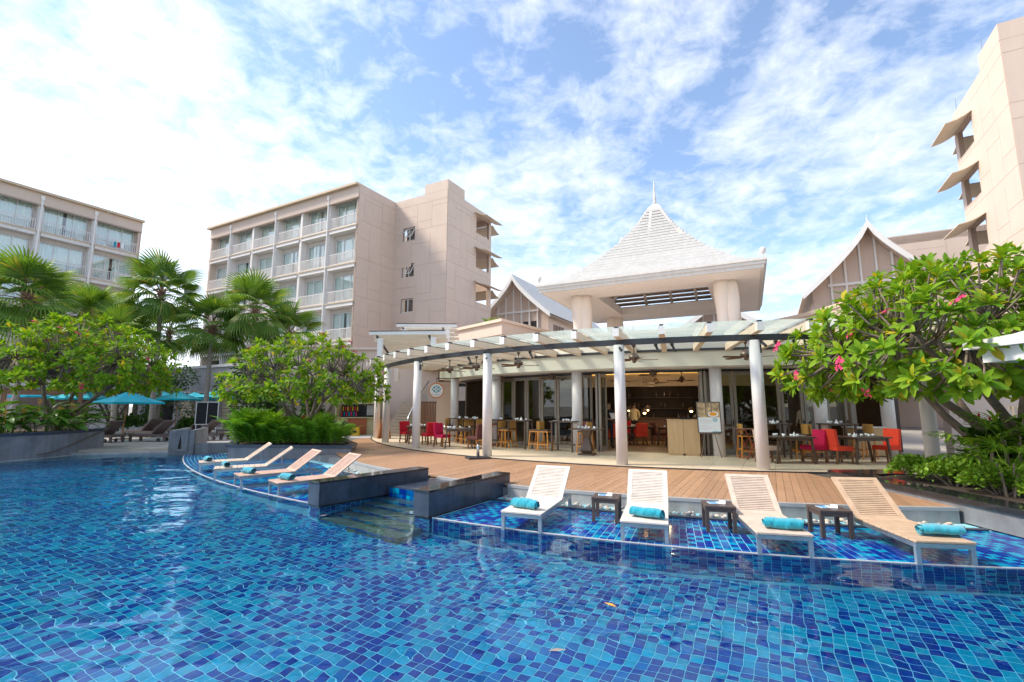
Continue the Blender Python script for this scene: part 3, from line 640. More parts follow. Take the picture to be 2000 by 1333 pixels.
def panel(root, O, d, n, u0, u1, z0, z1, hole=None):
    g_ = .009; O, d, n = Vector(O), Vector(d), Vector(n); m = MB()
    def bx(a, b, c, e):
        if b - a < .03 or e - c < .03: return
        P = [O + d * a + Vector((0, 0, c)), O + d * b + Vector((0, 0, c)), O + d * b + Vector((0, 0, e)), O + d * a + Vector((0, 0, e))]; Q = [p + n * .022 for p in P]
        m.add(P + Q, [(4, 5, 6, 7), (0, 1, 5, 4), (1, 2, 6, 5), (2, 3, 7, 6), (3, 0, 4, 7)])
    a, b, c, e = u0 + g_, u1 - g_, z0 + g_, z1 - g_
    if hole:
        h = hole; bx(a, h[0], c, e); bx(h[1], b, c, e); bx(max(h[0], a), min(h[1], b), c, h[2]); bx(max(h[0], a), min(h[1], b), h[3], e)
    else: bx(a, b, c, e)
    if m.f: m.build('panel', 'hotel_tan', root)
def panelled(root, O, d, n, l, ztop, levels, cuts, holes=(), zlow=.3):
    zs = [zlow] + [z for z in levels if z > zlow + 1.5] + [ztop]
    for k in range(len(zs) - 1):
        z0, z1 = zs[k], zs[k + 1]; b0 = z0 + (.45 if k else 0)
        if k:
            hb = [h for h in holes if h[2] < b0 and h[3] > z0 - .02]; panel(root, O, d, n, 0, l, z0 - .02, b0, hb[0] if hb else None)
        last = k == len(zs) - 2
        zt = z1 - (.75 if last else 0); c = cuts[k % len(cuts)]
        if last: panel(root, O, d, n, 0, l, zt, ztop)
        for i in range(len(c) - 1):
            a, b = c[i][0] * l, c[i + 1][0] * l; sp_ = c[i][1]
            cells = [(b0, zt)] if sp_ is None else [(b0, lerp(b0, zt, sp_)), (lerp(b0, zt, sp_), zt)]
            for (e, f) in cells:
                hh = [h for h in holes if h[0] < b and h[1] > a and h[2] < f and h[3] > e]
                panel(root, O, d, n, a, b, e, f, hh[0] if hh else None)
def awning(root, M):
    m = MB(); n = 8; A, Bq, A2, B2 = [], [], [], []
    for k in range(n + 1):
        t = k / n; y = -1.25 * t; z = .12 - .50 * t - .10 * sin(t * pi)
        A.append(M @ Vector((-.25, y, z))); Bq.append(M @ Vector((2.75, y, z))); A2.append(M @ Vector((-.25, y, z + .05))); B2.append(M @ Vector((2.75, y, z + .05)))
    m.strip(A, Bq); m.strip(B2, A2); m.strip(A, A2); m.strip(B2, Bq); m.add([A[-1], Bq[-1], B2[-1], A2[-1]], [(0, 1, 2, 3)])
    m.build('awning', 'awning', root)
LV = [3.86, 7.06, 10.25, 13.45, 16.65]; RZ = -TH
CUTS = [[(0, .62), (.3, None), (.62, .35), (1, 0)], [(0, None), (.14, .82), (.62, .3), (1, 0)], [(0, .28), (.34, .8), (.66, None), (1, 0)], [(0, .55), (.3, .3), (.64, .7), (1, 0)]]
# --- middle hotel
O = Vector((-12.61, 37.05, 0)); Lm = 21.1
hm = empty('hotel_building', O + U1 * Lm, RZ, 'five storey pink tan hotel wing with balconies in the middle', 'building')
facade(hm, 0, 6, Lm / 6, LV, 20.2, (1, 3, 5), random.Random(21), lambda b, k: k == 0)
m = MB(); m.box(0, Lm - .02, 1.5, 4.3, 20.0, 20.02); m.box(-.02, .2, .02, 11, .1, 20.0); m.box(0, Lm, 10.9, 11.0, .1, 20.0); m.build('rear_wall', 'hotel_tan', hm)
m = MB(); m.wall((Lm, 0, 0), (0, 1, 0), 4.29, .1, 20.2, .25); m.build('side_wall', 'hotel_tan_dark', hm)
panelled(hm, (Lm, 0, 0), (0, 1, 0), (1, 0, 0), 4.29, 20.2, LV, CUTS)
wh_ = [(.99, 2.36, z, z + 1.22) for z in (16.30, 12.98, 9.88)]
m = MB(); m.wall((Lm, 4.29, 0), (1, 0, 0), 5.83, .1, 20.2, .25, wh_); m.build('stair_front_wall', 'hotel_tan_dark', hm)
panelled(hm, (Lm, 4.29, 0), (1, 0, 0), (0, -1, 0), 5.83, 20.2, LV, [[(0, .5), (.46, .25), (.72, .75), (1, 0)], [(0, None), (.35, .72), (.7, .3), (1, 0)], [(0, .55), (.45, .3), (.72, .8), (1, 0)]], wh_)
for k, h in enumerate(wh_):
    m = MB(); w = 1.33; hh = 1.18
    m.box(0, w, 0, .06, 0, .06); m.box(0, w, 0, .06, hh - .06, hh); m.box(0, .06, 0, .06, .06, hh - .06); m.box(w - .06, w, 0, .06, .06, hh - .06); m.box(w / 2 - .035, w / 2 + .035, 0, .06, .06, hh - .06)
    wn = m.build('window', 'frame_white', hm, loc=(Lm + h[0] + .02, 4.29 + .12, h[2] + .02))
    m = MB(); m.box(.06, w - .06, .025, .032, .06, hh - .06); m.build('pane', 'hotel_pane', wn)
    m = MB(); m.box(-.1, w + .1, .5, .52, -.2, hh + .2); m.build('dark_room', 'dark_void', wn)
    for s_ in ((0, 1) if k == 0 else ((1,) if k == 1 else ())):
        ang = radians(52 if s_ == 0 else 30); M = Matrix.Translation((.03 + s_ * w / 2, -.01, hh - .04)) @ Matrix.Rotation(-ang, 4, 'X'); m = MB(); a, c = w / 2 - .06, hh - .1
        for q in ((0, a, 0, .03, -.05, 0), (0, a, 0, .03, -c, -c + .05), (0, .05, 0, .03, -c, 0), (a - .05, a, 0, .03, -c, 0)): m.box(*q, 0, M)
        sh = m.build('sash', 'frame_white', wn); m = MB(); m.box(.05, a - .05, .012, .018, -c + .05, -.05, 0, M); m.build('pane', 'hotel_pane', sh)
X3, Y3 = Lm + 5.83, 4.29
oh = [(4.45, 6.72, z, z + 1.78) for z in (17.80, 14.50, 11.28)]
m = MB(); m.wall((X3, Y3, 0), (0, 1, 0), 7.1, .1, 20.2, .22, oh); m.build('stair_side_wall', 'hotel_tan_dark', hm)
panelled(hm, (X3, Y3, 0), (0, 1, 0), (1, 0, 0), 7.1, 20.2, [z + .02 for z in LV], [[(0, .5), (.27, .3), (.42, .6), (.62, None), (1, 0)], [(0, .35), (.17, .8), (.5, None), (.63, None), (1, 0)]], oh)
m = MB(); m.wall((X3 - .22, Y3 + 7.1, 0), (-1, 0, 0), 5.4, .1, 20.2, .2, [(.15, 2.6, h[2] - .1, h[3] - .2) for h in oh]); m.build('stair_rear_wall', 'hotel_tan', hm)
m = MB(); m.box(X3 - 3.2, X3 - .25, Y3 + 4.2, Y3 + 4.35, .1, 20.0); m.build('stair_inner_wall', 'hotel_grey', hm)
for h in oh:
    awning(hm, Matrix.Translation((X3 + .02, Y3 + 4.4, h[3] - .02)) @ Matrix.Rotation(radians(90), 4, 'Z'))
    awning(hm, Matrix.Translation((X3 - .15, Y3 + 7.3, h[3] - .3)) @ Matrix.Rotation(radians(180), 4, 'Z'))
m = MB(); m.box(X3 - 2.45, X3 + .024, Y3 - .024, Y3 + 2.47, 20.2, 21.08); m.box(X3 - 5.6, X3 - .3, Y3 + .3, Y3 + 6.9, 19.9, 20.0); m.build('roof_block', 'hotel_tan', hm)
for (x, y) in ((.4, .1), (10.4, .2), (Lm - .2, .3)):
    m = MB(); m.tube([(x, y, 20.2), (x, y, 21.0)], .018, 5); m.build('lightning_rod', 'steel', hm)
# podium of the hotel, ground floor behind the terrace
m = MB(); m.wall((-9, -3.0, 0), (1, 0, 0), 31, .1, 5.2, .3, [(-9 + 11 + 3.2 * k, -9 + 11 + 3.2 * k + 2.5, .15, 2.9) for k in range(9)] + [(1.2, 2.0, 3.4, 4.6), (4.6, 5.4, 3.4, 4.6)]); m.build('podium_wall', 'grey_wall', hm)
m = MB(); m.box(-9, 22.2, -3.12, -2.6, 5.2, 5.42); m.box(-9, 22, -3.12, -2.7, 3.0, 3.16); m.build('podium_cornice', 'hotel_white', hm)
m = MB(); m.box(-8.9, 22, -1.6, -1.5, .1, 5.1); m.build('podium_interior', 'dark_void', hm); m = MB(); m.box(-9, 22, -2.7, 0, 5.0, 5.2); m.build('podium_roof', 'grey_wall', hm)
for k in range(3):
    m = MB(); x = 2 + 3.2 * k
    for r in range(9): m.box(x + .05, x + 2.45, -2.75, -2.70, .2 + r * .3, .47 + r * .3)
    m.build('shutter', 'shutter_tan', hm)
for x in (-7.75, -4.35):
    m = MB(); m.box(x, x + .7, -2.85, -2.8, 3.45, 4.55); m.build('window', 'hotel_pane', hm)
# distant wing left of it
dw = empty('hotel_wing', O + U1 * 27.5 + U2 * 9.5, RZ, 'plain tan end wall of a farther hotel wing behind the palms', 'building')
m = MB(); m.box(0, 6, 0, 8, .1, 21.0); m.build('wall', 'hotel_tan', dw)
panelled(dw, (0, 0, 0), (1, 0, 0), (0, -1, 0), 6, 21.0, LV, CUTS)
# --- left hotel
hl = empty('hotel_building', Vector((-36.95, 45.23, 0)) - U2 * 29.6, radians(61.5), 'pink tan hotel wing with three bay balconies behind the left palms', 'building')
facade(hl, 0, 8, 3.7, LV, 20.2, (4, 5, 6, 7), random.Random(4), lambda b, k: b < 3 or k < 1, last_tan=True)
m = MB(); m.box(.2, 29.4, 11.9, 12, .1, 20.0); m.box(.2, 29.5, 1.3, 12, 19.95, 20.0); m.wall((29.6, 0, 0), (0, 1, 0), 12, .1, 20.2, .25); m.build('rear_wall', 'hotel_tan', hl)
for x in (18.4, 25.6, 29.0):
    m = MB(); m.tube([(x, .2, 20.2), (x, .2, 21.1)], .02, 5); m.build('lightning_rod', 'steel', hl)
m = MB()
for k, x in enumerate((27.45, 27.75, 28.05)): m.box(x, x + .2, -.06, -.03, 16.95, 17.45, k)
m.build('hung_laundry', ['sign_teal', 'chair_red', 'paper'], hl)
# --- right tower
ht = empty('hotel_tower', Vector((25.39, 22.24, 0)), RZ, 'tall pink tan hotel tower with angled awnings at the right edge', 'building')
ot = [(4.6, 6.95, z, z + 1.75) for z in (17.55, 14.35, 11.15)]; lt = [7.06, 10.25, 13.45, 16.75]
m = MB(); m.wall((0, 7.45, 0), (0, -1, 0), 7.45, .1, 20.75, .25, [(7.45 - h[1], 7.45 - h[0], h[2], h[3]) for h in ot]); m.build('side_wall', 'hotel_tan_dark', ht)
panelled(ht, (0, 0, 0), (0, 1, 0), (-1, 0, 0), 7.45, 20.75, lt, [[(0, .5), (.24, .3), (.44, None), (.62, None), (1, 0)], [(0, .35), (.2, .8), (.42, .4), (.62, None), (1, 0)]], ot)
m = MB(); m.wall((.02, 0, 0), (1, 0, 0), 12, .1, 20.75, .25); m.build('front_core', 'hotel_tan_dark', ht); m = MB(); m.box(.3, 12, 7.3, 7.45, .1, 10.5); m.box(3.2, 12, 7.3, 7.45, 10.5, 20.7); m.box(.3, 11.9, .3, 7.2, 20.4, 20.5); m.build('front_wall', 'hotel_tan', ht)
panelled(ht, (0, 0, 0), (1, 0, 0), (0, -1, 0), 12, 20.75, [z for z in lt], [[(0, None), (.3, .5), (.6, None), (1, 0)], [(0, .85), (.4, .4), (.7, .8), (1, 0)]])
m = MB(); m.box(.3, 3.3, 4.25, 4.4, .1, 20.3); m.build('stair_inner_wall', 'hotel_grey', ht)
for h in ot:
    awning(ht, Matrix.Translation((-.02, 7.1, h[3] - .02)) @ Matrix.Rotation(radians(-90), 4, 'Z'))
    awning(ht, Matrix.Translation((2.9, 7.5, h[3] - .25)) @ Matrix.Rotation(radians(180), 4, 'Z'))
m = MB(); m.box(-.024, 5, -.024, 2.62, 20.75, 21.7); m.build('roof_block', 'hotel_tan', ht)
for y, z in ((2.3, 21.7), (6.9, 20.75)):
    m = MB(); m.tube([(.1, y, z), (.1, y, z + .9)], .02, 5); m.build('lightning_rod', 'steel', ht)
wg = empty('hotel_wing', (35.5, 40.5, 0), RZ, 'low tan wing wall between right gable and tower', 'building')
m = MB(); m.box(-3.5, 16, 0, 6, .1, 17.0); m.build('wall', 'hotel_tan', wg); panelled(wg, (-3.5, 0, 0), (1, 0, 0), (0, -1, 0), 19.5, 17.0, LV, CUTS)
# ================================================================== GABLED HALLS
def hall(loc, label, hw, zp, ze, length, zbase, roof_mat='roof_grey', over=1.0):
    h = empty('gable_hall', loc, RZ, label, 'building')
    prof = []; n = 12
    for k in range(n + 1):
        t = k / n; prof.append((hw * t, zp - (zp - ze) * (t ** .80)))           # concave roof profile
    tick = .42
    m = MB()
    for s_ in (-1, 1):
        A = [(s_ * x, -over, z) for x, z in prof]; Bq = [(s_ * x * 1.0, -over, z - tick * (1.45 - .5 * k / n)) for k, (x, z) in enumerate(prof)]
        A2 = [(x, y + .16, z) for x, y, z in A]; B2 = [(x, y + .16, z) for x, y, z in Bq]
        f = (m.strip(A, Bq), m.strip(B2, A2), m.strip(A2, A), m.strip(Bq, B2)); m.add([A[-1], Bq[-1], B2[-1], A2[-1]], [(0, 1, 2, 3)])
    m.build('bargeboard', roof_mat, h)
    m = MB()
    for s_ in (-1, 1):
        m.strip([(s_ * x, -over + .16, z - .25) for x, z in prof], [(s_ * x, length, z - .25) for x, z in prof])
    m.build('soffit', 'beige', h)
    for s_ in (-1, 1):                                                   # roof slats: each course of the roof is a board of its own
        nc = 26
        for k in range(nc):
            t0, t1 = k / nc, (k + 1) / nc; z = lambda t: zp - (zp - ze) * (t ** .80); m = MB()
            x0, x1, z0, z1 = hw * t0, hw * t1, z(t0), z(t1)
            vs = [(s_ * x0, -over + .17, z0 + .02), (s_ * x1, -over + .17, z1 + .07), (s_ * x1, length, z1 + .07), (s_ * x0, length, z0 + .02), (s_ * x1, -over + .17, z1 - .05), (s_ * x1, length, z1 - .05), (s_ * x0, -over + .17, z0 - .12), (s_ * x0, length, z0 - .12)]
            m.add(vs, [(0, 1, 2, 3), (1, 4, 5, 2), (6, 4, 1, 0), (7, 5, 4, 6)]); m.build('roof_slat', 'roof_white', h)
    m = MB(); zt = lambda x: zp - (zp - ze) * ((abs(x) / hw) ** .80) - .30
    xs = [-hw * .84 + hw * 1.68 * k / 24 for k in range(25)]; m.strip([(x, .4, zbase) for x in xs], [(x, .4, max(zt(x), zbase)) for x in xs]); m.box(-hw * .84, -hw * .83, .4, length, zbase, ze - .2); m.box(hw * .83, hw * .84, .4, length, zbase, ze - .2)
    m.build('gable_wall', 'hotel_tan', h)
    zm = lerp(ze, zp, .12)
    for k in range(-2, 4):
        x = (k - .5) * hw * .22; m = MB(); m.box(x - .07, x + .07, .24, .398, zbase, zt(x) + .1); m.build('mullion', 'white_paint', h)
    m = MB(); m.box(-hw * .60, hw * .60, .22, .395, zm, zm + .2); m.build('transom', 'white_paint', h)
    for k in range(-2, 3):
        x = k * hw * .22; m = MB(); m.box(x - hw * .075, x + hw * .075, .385, .42, zm - 2.1, zm - 1.0); m.build('window', 'dark_void', h)
    for k in range(4):
        m = MB(); m.box(hw * .835, hw * .86, 1.6 + k * .75, 2.1 + k * .75, ze - 2.0, ze - .8); m.build('side_window', 'brown_wood', h)
    m = MB(); m.lathe([(.06, 0), (.03, .15), (.012, .4)], (0, -over + .1, zp - .05), 8); m.build('finial', roof_mat, h)
    return h
hall((.45, 50.0, 0), 'small white gabled hall behind the left of the pavilion', 4.35, 15.9, 11.3, 22, 4)
hall((27.3, 35.0, 0), 'large white gabled hall behind the right frangipani', 4.5, 15.9, 10.6, 16, 3)
hall((17.6, 39.5, 0), 'low white gabled roof between pavilion and right gable', 4.0, 11.2, 8.0, 14, 3)
# ================================================================== PAVILION
PAV = Vector((9.5, 29.9, 0)); PA = atan2(.448, .894)
pav = empty('roof_pavilion', PAV, -PA, 'white pyramid roofed pavilion with stepped slats and spire above the restaurant', 'pavilion')
prf = [(.50, 14.72), (.90, 13.95), (1.25, 13.36), (1.63, 12.82), (2.08, 12.22), (2.70, 11.50), (3.30, 10.85), (3.95, 10.26), (4.62, 9.68), (5.05, 9.38), (5.55, 9.12)]
def wz(z):
    for (w0, z0), (w1, z1) in zip(prf, prf[1:]):
        if z1 <= z <= z0: return lerp(w0, w1, (z0 - z) / (z0 - z1))
    return prf[-1][0] if z < prf[-1][1] else prf[0][0]
NT = 24
for k in range(NT):
    z = lerp(9.14, 14.62, k / (NT - 1)); w = wz(z); dep = .36 if k < 18 else .30
    for s_ in range(4):
        m = MB(); i0 = max(w - dep, .12); h_ = .13; dz = .0
        m.add([(-w, -w, z - h_), (w, -w, z - h_), (i0, -i0, z - h_ + .10), (-i0, -i0, z - h_ + .10), (-w, -w, z + .02), (w, -w, z + .02), (i0, -i0, z + .045), (-i0, -i0, z + .045)],
              [(0, 3, 2, 1), (4, 5, 6, 7), (0, 1, 5, 4), (1, 2, 6, 5), (2, 3, 7, 6), (3, 0, 4, 7)])
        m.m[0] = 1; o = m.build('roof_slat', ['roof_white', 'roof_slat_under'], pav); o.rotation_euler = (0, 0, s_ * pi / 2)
for s_ in range(4):                                                     # hip and common rafters carrying the slats
    pts = [Vector((w * .93, -w * .93, z - .22)) for w, z in prf]; m = MB()
    for a, b in zip(pts, pts[1:]): m.beam(a, b, .16, .22)
    o = m.build('rafter', 'pav_column', pav); o.rotation_euler = (0, 0, s_ * pi / 2)
    for x in (-1.9, -.2, 1.6):
        pts = [Vector((x, -w * .95, z - .22)) for w, z in prf if w > abs(x) * .8]; m = MB()
        for a, b in zip(pts, pts[1:]): m.beam(a, b, .16, .2)
        o = m.build('rafter', 'pav_column', pav); o.rotation_euler = (0, 0, s_ * pi / 2)
m = MB(); m.add([(-.5, -.5, 14.6), (.5, -.5, 14.6), (.5, .5, 14.6), (-.5, .5, 14.6), (-.42, -.42, 14.85), (.42, -.42, 14.85), (.42, .42, 14.85), (-.42, .42, 14.85), (0, 0, 15.3)], [(3, 2, 1, 0), (0, 1, 5, 4), (1, 2, 6, 5), (2, 3, 7, 6), (3, 0, 4, 7), (4, 5, 8), (5, 6, 8), (6, 7, 8), (7, 4, 8)]); m.build('roof_cap', 'roof_white', pav)
m = MB(); m.lathe([(.14, 15.1), (.11, 15.35), (.08, 15.5), (.12, 15.6), (.08, 15.68), (.06, 16.2), (.015, 16.85)], (0, 0, 0), 12); m.build('finial', 'roof_white', pav, True)
EW = 6.02
for s_ in range(4):
    m = MB()
    for (w0, w1, z0, z1) in ((EW - .5, EW, 8.86, 8.99), (EW - .5, EW - .07, 8.70, 8.858), (EW - .5, EW - .15, 8.52, 8.698)):
        m.add([(-w1, -w1, z0), (w1, -w1, z0), (w0, -w0, z0), (-w0, -w0, z0), (-w1, -w1, z1), (w1, -w1, z1), (w0, -w0, z1), (-w0, -w0, z1)], [(0, 3, 2, 1), (4, 5, 6, 7), (0, 1, 5, 4), (1, 2, 6, 5), (2, 3, 7, 6), (3, 0, 4, 7)])
    o = m.build('eave', 'roof_white', pav); o.rotation_euler = (0, 0, s_ * pi / 2)
    m = MB(); w0, w1 = 3.15, EW - .3
    m.add([(-w1, -w1, 8.50), (w1, -w1, 8.50), (w0, -w0, 8.50), (-w0, -w0, 8.50), (-w1, -w1, 8.85), (w1, -w1, 8.85), (w0, -w0, 9.05), (-w0, -w0, 9.05)], [(0, 1, 2, 3), (4, 7, 6, 5), (0, 4, 5, 1), (2, 6, 7, 3)])
    o = m.build('soffit', 'white_paint', pav); o.rotation_euler = (0, 0, s_ * pi / 2)
    m = MB(); w0, w1 = 5.4, 5.75; m.add([(-w0, -w1, 8.1), (-w0 + .8, -w1, 8.1), (-w0 + .8, -w1, 8.48), (-w0, -w1, 8.48)], [(0, 1, 2, 3)])
for i, (sx, sy) in enumerate(((-1, -1), (1, -1), (1, 1), (-1, 1))):
    m = MB(); n = 14
    for part in (0, 1):
        pr_ = []
        for k in range(n + 1):
            t = k / n; z = 4.3 + 4.2 * t; wv = .36 + .055 * sin(t * pi * 2.6 + .6 + part * 1.2)
            pr_.append((wv, z))
        m.lathe(pr_, (sx * 4.0 + (.30 if part else -.12), sy * 4.0 + (.12 if part else 0), 0), 20)
    m.build('column', 'pav_column', pav, True)
m = MB(); m.box(-4.6, 4.6, -4.6, 4.6, 4.3, 4.42); m.build('floor', 'beige', pav)
m = MB(); m.box(-3.0, 3.2, 4.6, 4.8, 4.42, 7.4); m.build('rear_screen', 'hotel_tan', pav)
for (x, y) in ((-EW + .15, -EW + .15), (EW - .15, -EW + .15)):
    m = MB(); m.tube([(x, y, 8.98), (x, y, 9.2)], .03, 6); m.lathe([(.06, 0), (.13, .06), (.14, .22), (.09, .3)], (x, y, 9.2), 10); m.build('floodlight', 'column_grey', pav, True)
# ================================================================== RESTAURANT (round building)
rs = empty('restaurant_building', (0, 0, 0), 0, 'low round restaurant with cream fascia and open front under the glass canopy', 'building')
def ring(mb, R0, R1, a0, a1, z0, z1, n=60, mi=0):
    A = arcs(R0, a0, a1, n); Bq = arcs(R1, a0, a1, n)
    for i in range(n):
        q = [A[i], A[i + 1], Bq[i + 1], Bq[i]]
        vs = [(p.x, p.y, z0) for p in q] + [(p.x, p.y, z1) for p in q]
        fs = [(0, 3, 2, 1), (4, 5, 6, 7), (0, 1, 5, 4), (2, 3, 7, 6)]
        if i == 0: fs.append((0, 4, 7, 3))
        if i == n - 1: fs.append((1, 2, 6, 5))
        mb.add(vs, fs, mi)
m = MB(); ring(m, 14.80, 14.55, -66, 16, 3.20, 4.34, 80); m.build('fascia', 'cream', rs)
m = MB(); ring(m, 14.96, 14.2, -66, 16, 4.345, 4.45, 80); m.build('roof_edge', 'beige', rs)
m = MB(); ring(m, 14.3, 2, -66, 16, 4.30, 4.34, 40); m.build('roof', 'beige', rs)
m = MB(); ring(m, 14.54, 13.45, -66, 16, 3.17, 3.26, 80); m.build('soffit', 'white_paint', rs)
m = MB(); ring(m, 13.66, 13.52, -66, 16, 3.08, 3.168, 80); m.build('door_track', 'steel_dark', rs)
m = MB(); ring(m, 13.45, 5.0, -70, 16, 3.50, 3.55, 40); m.build('ceiling', 'ceiling_slat', rs)
for k in range(16):
    m = MB(); R = 13.2 - .42 * k; ring(m, R, R - .30, -60, 12, 3.40, 3.49, 40); m.build('ceiling_slat', 'ceiling_slat', rs)
m = MB(); ring(m, 9.2, 9.0, -58, 14, 2.78, 3.49, 30); m.build('bulkhead', 'ceiling_slat', rs)
m = MB(); ring(m, 9.24, 9.215, -58, 14, 3.36, 3.42, 30); m.build('cove_light', 'cove_glow', rs)
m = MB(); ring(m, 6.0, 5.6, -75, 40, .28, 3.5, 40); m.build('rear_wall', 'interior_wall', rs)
m = MB(); ring(m, 13.6, 5.0, -70, 16, .262, .284, 40); m.build('floor', 'interior_floor', rs)
for a in (-66, 16):
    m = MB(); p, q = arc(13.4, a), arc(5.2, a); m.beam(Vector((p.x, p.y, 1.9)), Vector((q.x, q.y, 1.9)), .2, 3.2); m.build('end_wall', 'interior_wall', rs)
# bottles and glasses on the back bar, seen as a dim shimmer
m = MB(); rb = random.Random(9)
for s_ in range(3):
    ring(m, 6.35, 6.02, -45, 8, 1.2 + s_ * .55, 1.235 + s_ * .55, 30, 0)
m.build('bar_shelf', 'dark_wood', rs)
for k in range(60):
    a = rb.uniform(-44, 7); z = 1.238 + rb.choice((0, 1, 2)) * .55
    m = MB(); m.lathe([(.035, 0), (.037, .16), (.014, .22), (.013, .29)], arc(6.2, a, z), 6); o = m.build('bottle', rb.choice(('rail_glass', 'bronze', 'bronze', 'steel')), None, True)
    tag(o, 'small bottle on the dim shelves behind the bar', 'bottle', 'bottles on the back bar')
m = MB(); ring(m, 8.1, 7.4, -40, 2, .28, 1.30, 24); ring(m, 8.2, 7.3, -40.5, 2.5, 1.302, 1.36, 24, 1); tag(m.build('bar_counter', ['brown_wood', 'dark_wood']), 'long dark counter deep inside the restaurant', 'counter')
rl = random.Random(2)
for k in range(22):                                                     # recessed lamps
    a = -46 + 50 * (k + rl.random() * .6) / 22; R = (12.6, 10.6, 8.6, 7.6)[k % 4]; z = 3.385 if R > 9 else 3.38
    m = MB(); m.lathe([(.045, -.01), (.045, .02)], arc(R, a, z), 8); o = m.build('downlight', 'lamp_warm', rs)
for k, (a, R, z, e_) in enumerate(((-30, 11.0, 2.9, 6), (-20, 10.6, 2.9, 6), (-10, 11.0, 2.9, 6), (-24, 8.6, 2.5, 6))):
    ld = bpy.data.lights.new('ceiling_lamp_light', 'POINT'); ld.energy = e_; ld.color = (1, .66, .34); ld.shadow_soft_size = .12; lo = bpy.data.objects.new('ceiling_lamp_light', ld); lo.location = arc(R, a, z); COL.objects.link(lo)
for k, (a, R, z) in enumerate(((-24.6, 9.2, 1.75), (-25.1, 9.5, 1.62), (-12.8, 8.8, 1.7), (-30.2, 8.9, 1.72))):
    c = arc(R, a, z); t = empty('pendant_lamp', c, 0, ('glowing amber pendant lamp, %s inside the restaurant' % ('left of the pair', 'right of the pair', 'alone on the right', 'alone on the left')[k]), 'lamp', 'pendant lamps in the restaurant')
    m = MB(); m.lathe([(.03, .16), (.13, .10), (.15, 0), (.13, -.02)], (0, 0, 0), 12); m.build('shade', 'bronze', t, True); m = MB(); m.lathe([(.03, -.07), (.065, -.03), (.05, .03)], (0, 0, 0), 10); m.build('bulb', 'lamp_warm', t, True)
    m = MB(); m.tube([(0, 0, .16), (0, 0, 3.4 - z)], .006, 5); m.build('cord', 'steel_dark', t)
# inner columns under the fascia
for k, a in enumerate((-59.5, -47.3, -31.5, -12.6, .2, 9.5)):
    m = MB(); m.lathe([(.19, .281), (.19, 3.168)], arc(14.35 if k else 14.6, a), 24); m.build('column', 'column_grey', rs, True)
# folding glass doors
DW = math.degrees(.76 / 13.6)
def door_panel(p, q, label, grp, n):
    d = (q - p); l = d.length; rz = atan2(d.y, d.x); t = empty('folding_door', p, rz, label, 'door', grp); h = 2.79; z = .285; f = .085
    m = MB(); m.box(0, f, -.035, .035, z, z + h); m.box(l - f, l, -.035, .035, z, z + h); m.box(f, l - f, -.035, .035, z, z + .16); m.box(f, l - f, -.035, .035, z + h - .12, z + h); m.build('frame', 'door_frame', t)
    m = MB(); m.box(f, l - f, -.005, .005, z + .16, z + h - .12); m.build('pane', 'door_pane', t)
    m = MB(); m.box(l - .06, l - .03, -.075, -.037, z + .95, z + 1.15); m.build('handle', 'steel_dark', t)
gl = 'glass folding doors of the restaurant'
ordn = ['first', 'second', 'third', 'fourth', 'fifth', 'sixth', 'seventh', 'eighth', 'ninth', 'tenth']
a = -52.6; k = 0
while a + DW < -29.4:
    door_panel(arc(13.6, a + .06), arc(13.6, a + DW - .06), 'closed glass door panel, %s from the left in the left run' % ordn[k], gl, k); a += DW; k += 1
a = -12.9; k = 0
while a + DW < 6.5:
    door_panel(arc(13.6, a + .06), arc(13.6, a + DW - .06), 'closed glass door panel, %s from the left in the right run' % ordn[k], gl, k); a += DW; k += 1
for k, (a, lab) in enumerate(((-28.7, 'left'), (-28.2, 'left'), (-14.2, 'right'), (-13.7, 'right'))):
    door_panel(arc(13.45, a), arc(14.15, a - .1), 'folded back glass door, %s of the two stacked %s of the entrance' % (('outer', 'inner')[(k + (k > 1)) % 2], lab), gl, k)
for a0, a1 in ((-29.4, -28.9), (-13.5, -12.9), (6.6, 7.4), (-53.4, -52.7)):
    m = MB(); ring(m, 13.68, 13.5, a0, a1, .285, 3.075, 2); m.build('door_post', 'door_frame', rs)
# ------------------------------------------------------------------ upper terrace behind, and its curved parapets
ut = empty('upper_terrace', (0, 0, 0), 0, 'curved tan upper terrace block left of the white pavilion', 'building')
cv = [(-3.6, 29.5), (-.57, 25.98), (.05, 26.85), (.61, 27.65), (1.1, 28.4), (1.6, 29.15), (2.7, 30.6), (3.85, 31.95), (4.2, 38), (-3.2, 38)]
m = MB(); m.prism(cv, 5.86, 6.55); m.build('parapet', 'hotel_tan', ut)
m = MB(); cc = Vector((0, 33)); m.prism([tuple(cc + (Vector(p) - cc) * 1.03) for p in cv], 6.555, 6.72); m.build('parapet_cap', 'beige', ut)
m = MB(); m.prism([tuple(cc + (Vector(p) - cc) * .97) for p in cv], 5.80, 5.855); m.build('soffit', 'white_paint', ut)
m = MB(); m.prism([(-5.6, 30.5), (-1.6, 30.5), (3, 34), (3, 38), (-5.6, 38)], .2, 5.8); m.build('wall', 'hotel_tan', ut)
m = MB(); m.prism([(-5.5, 29.0), (-1.5, 26.2), (1.5, 29), (1.5, 31), (-5.5, 31)], 4.1, 4.34); m.build('floor', 'beige', ut)
for (x, y) in ((-.6, 27.2), (-3.0, 29.4)):
    m = MB(); m.lathe([(.16, 4.34), (.16, 5.8)], (x, y, 0), 16); m.build('column', 'white_paint', ut, True)
m = MB(); m.box(-2.9, -1.7, 30.40, 30.49, 4.34, 5.7); m.build('doorway', 'dark_void', ut)
uw = empty('upper_terrace', (0, 0, 0), 0, 'curved tan upper parapet sweeping up on the right of the pavilion', 'building')
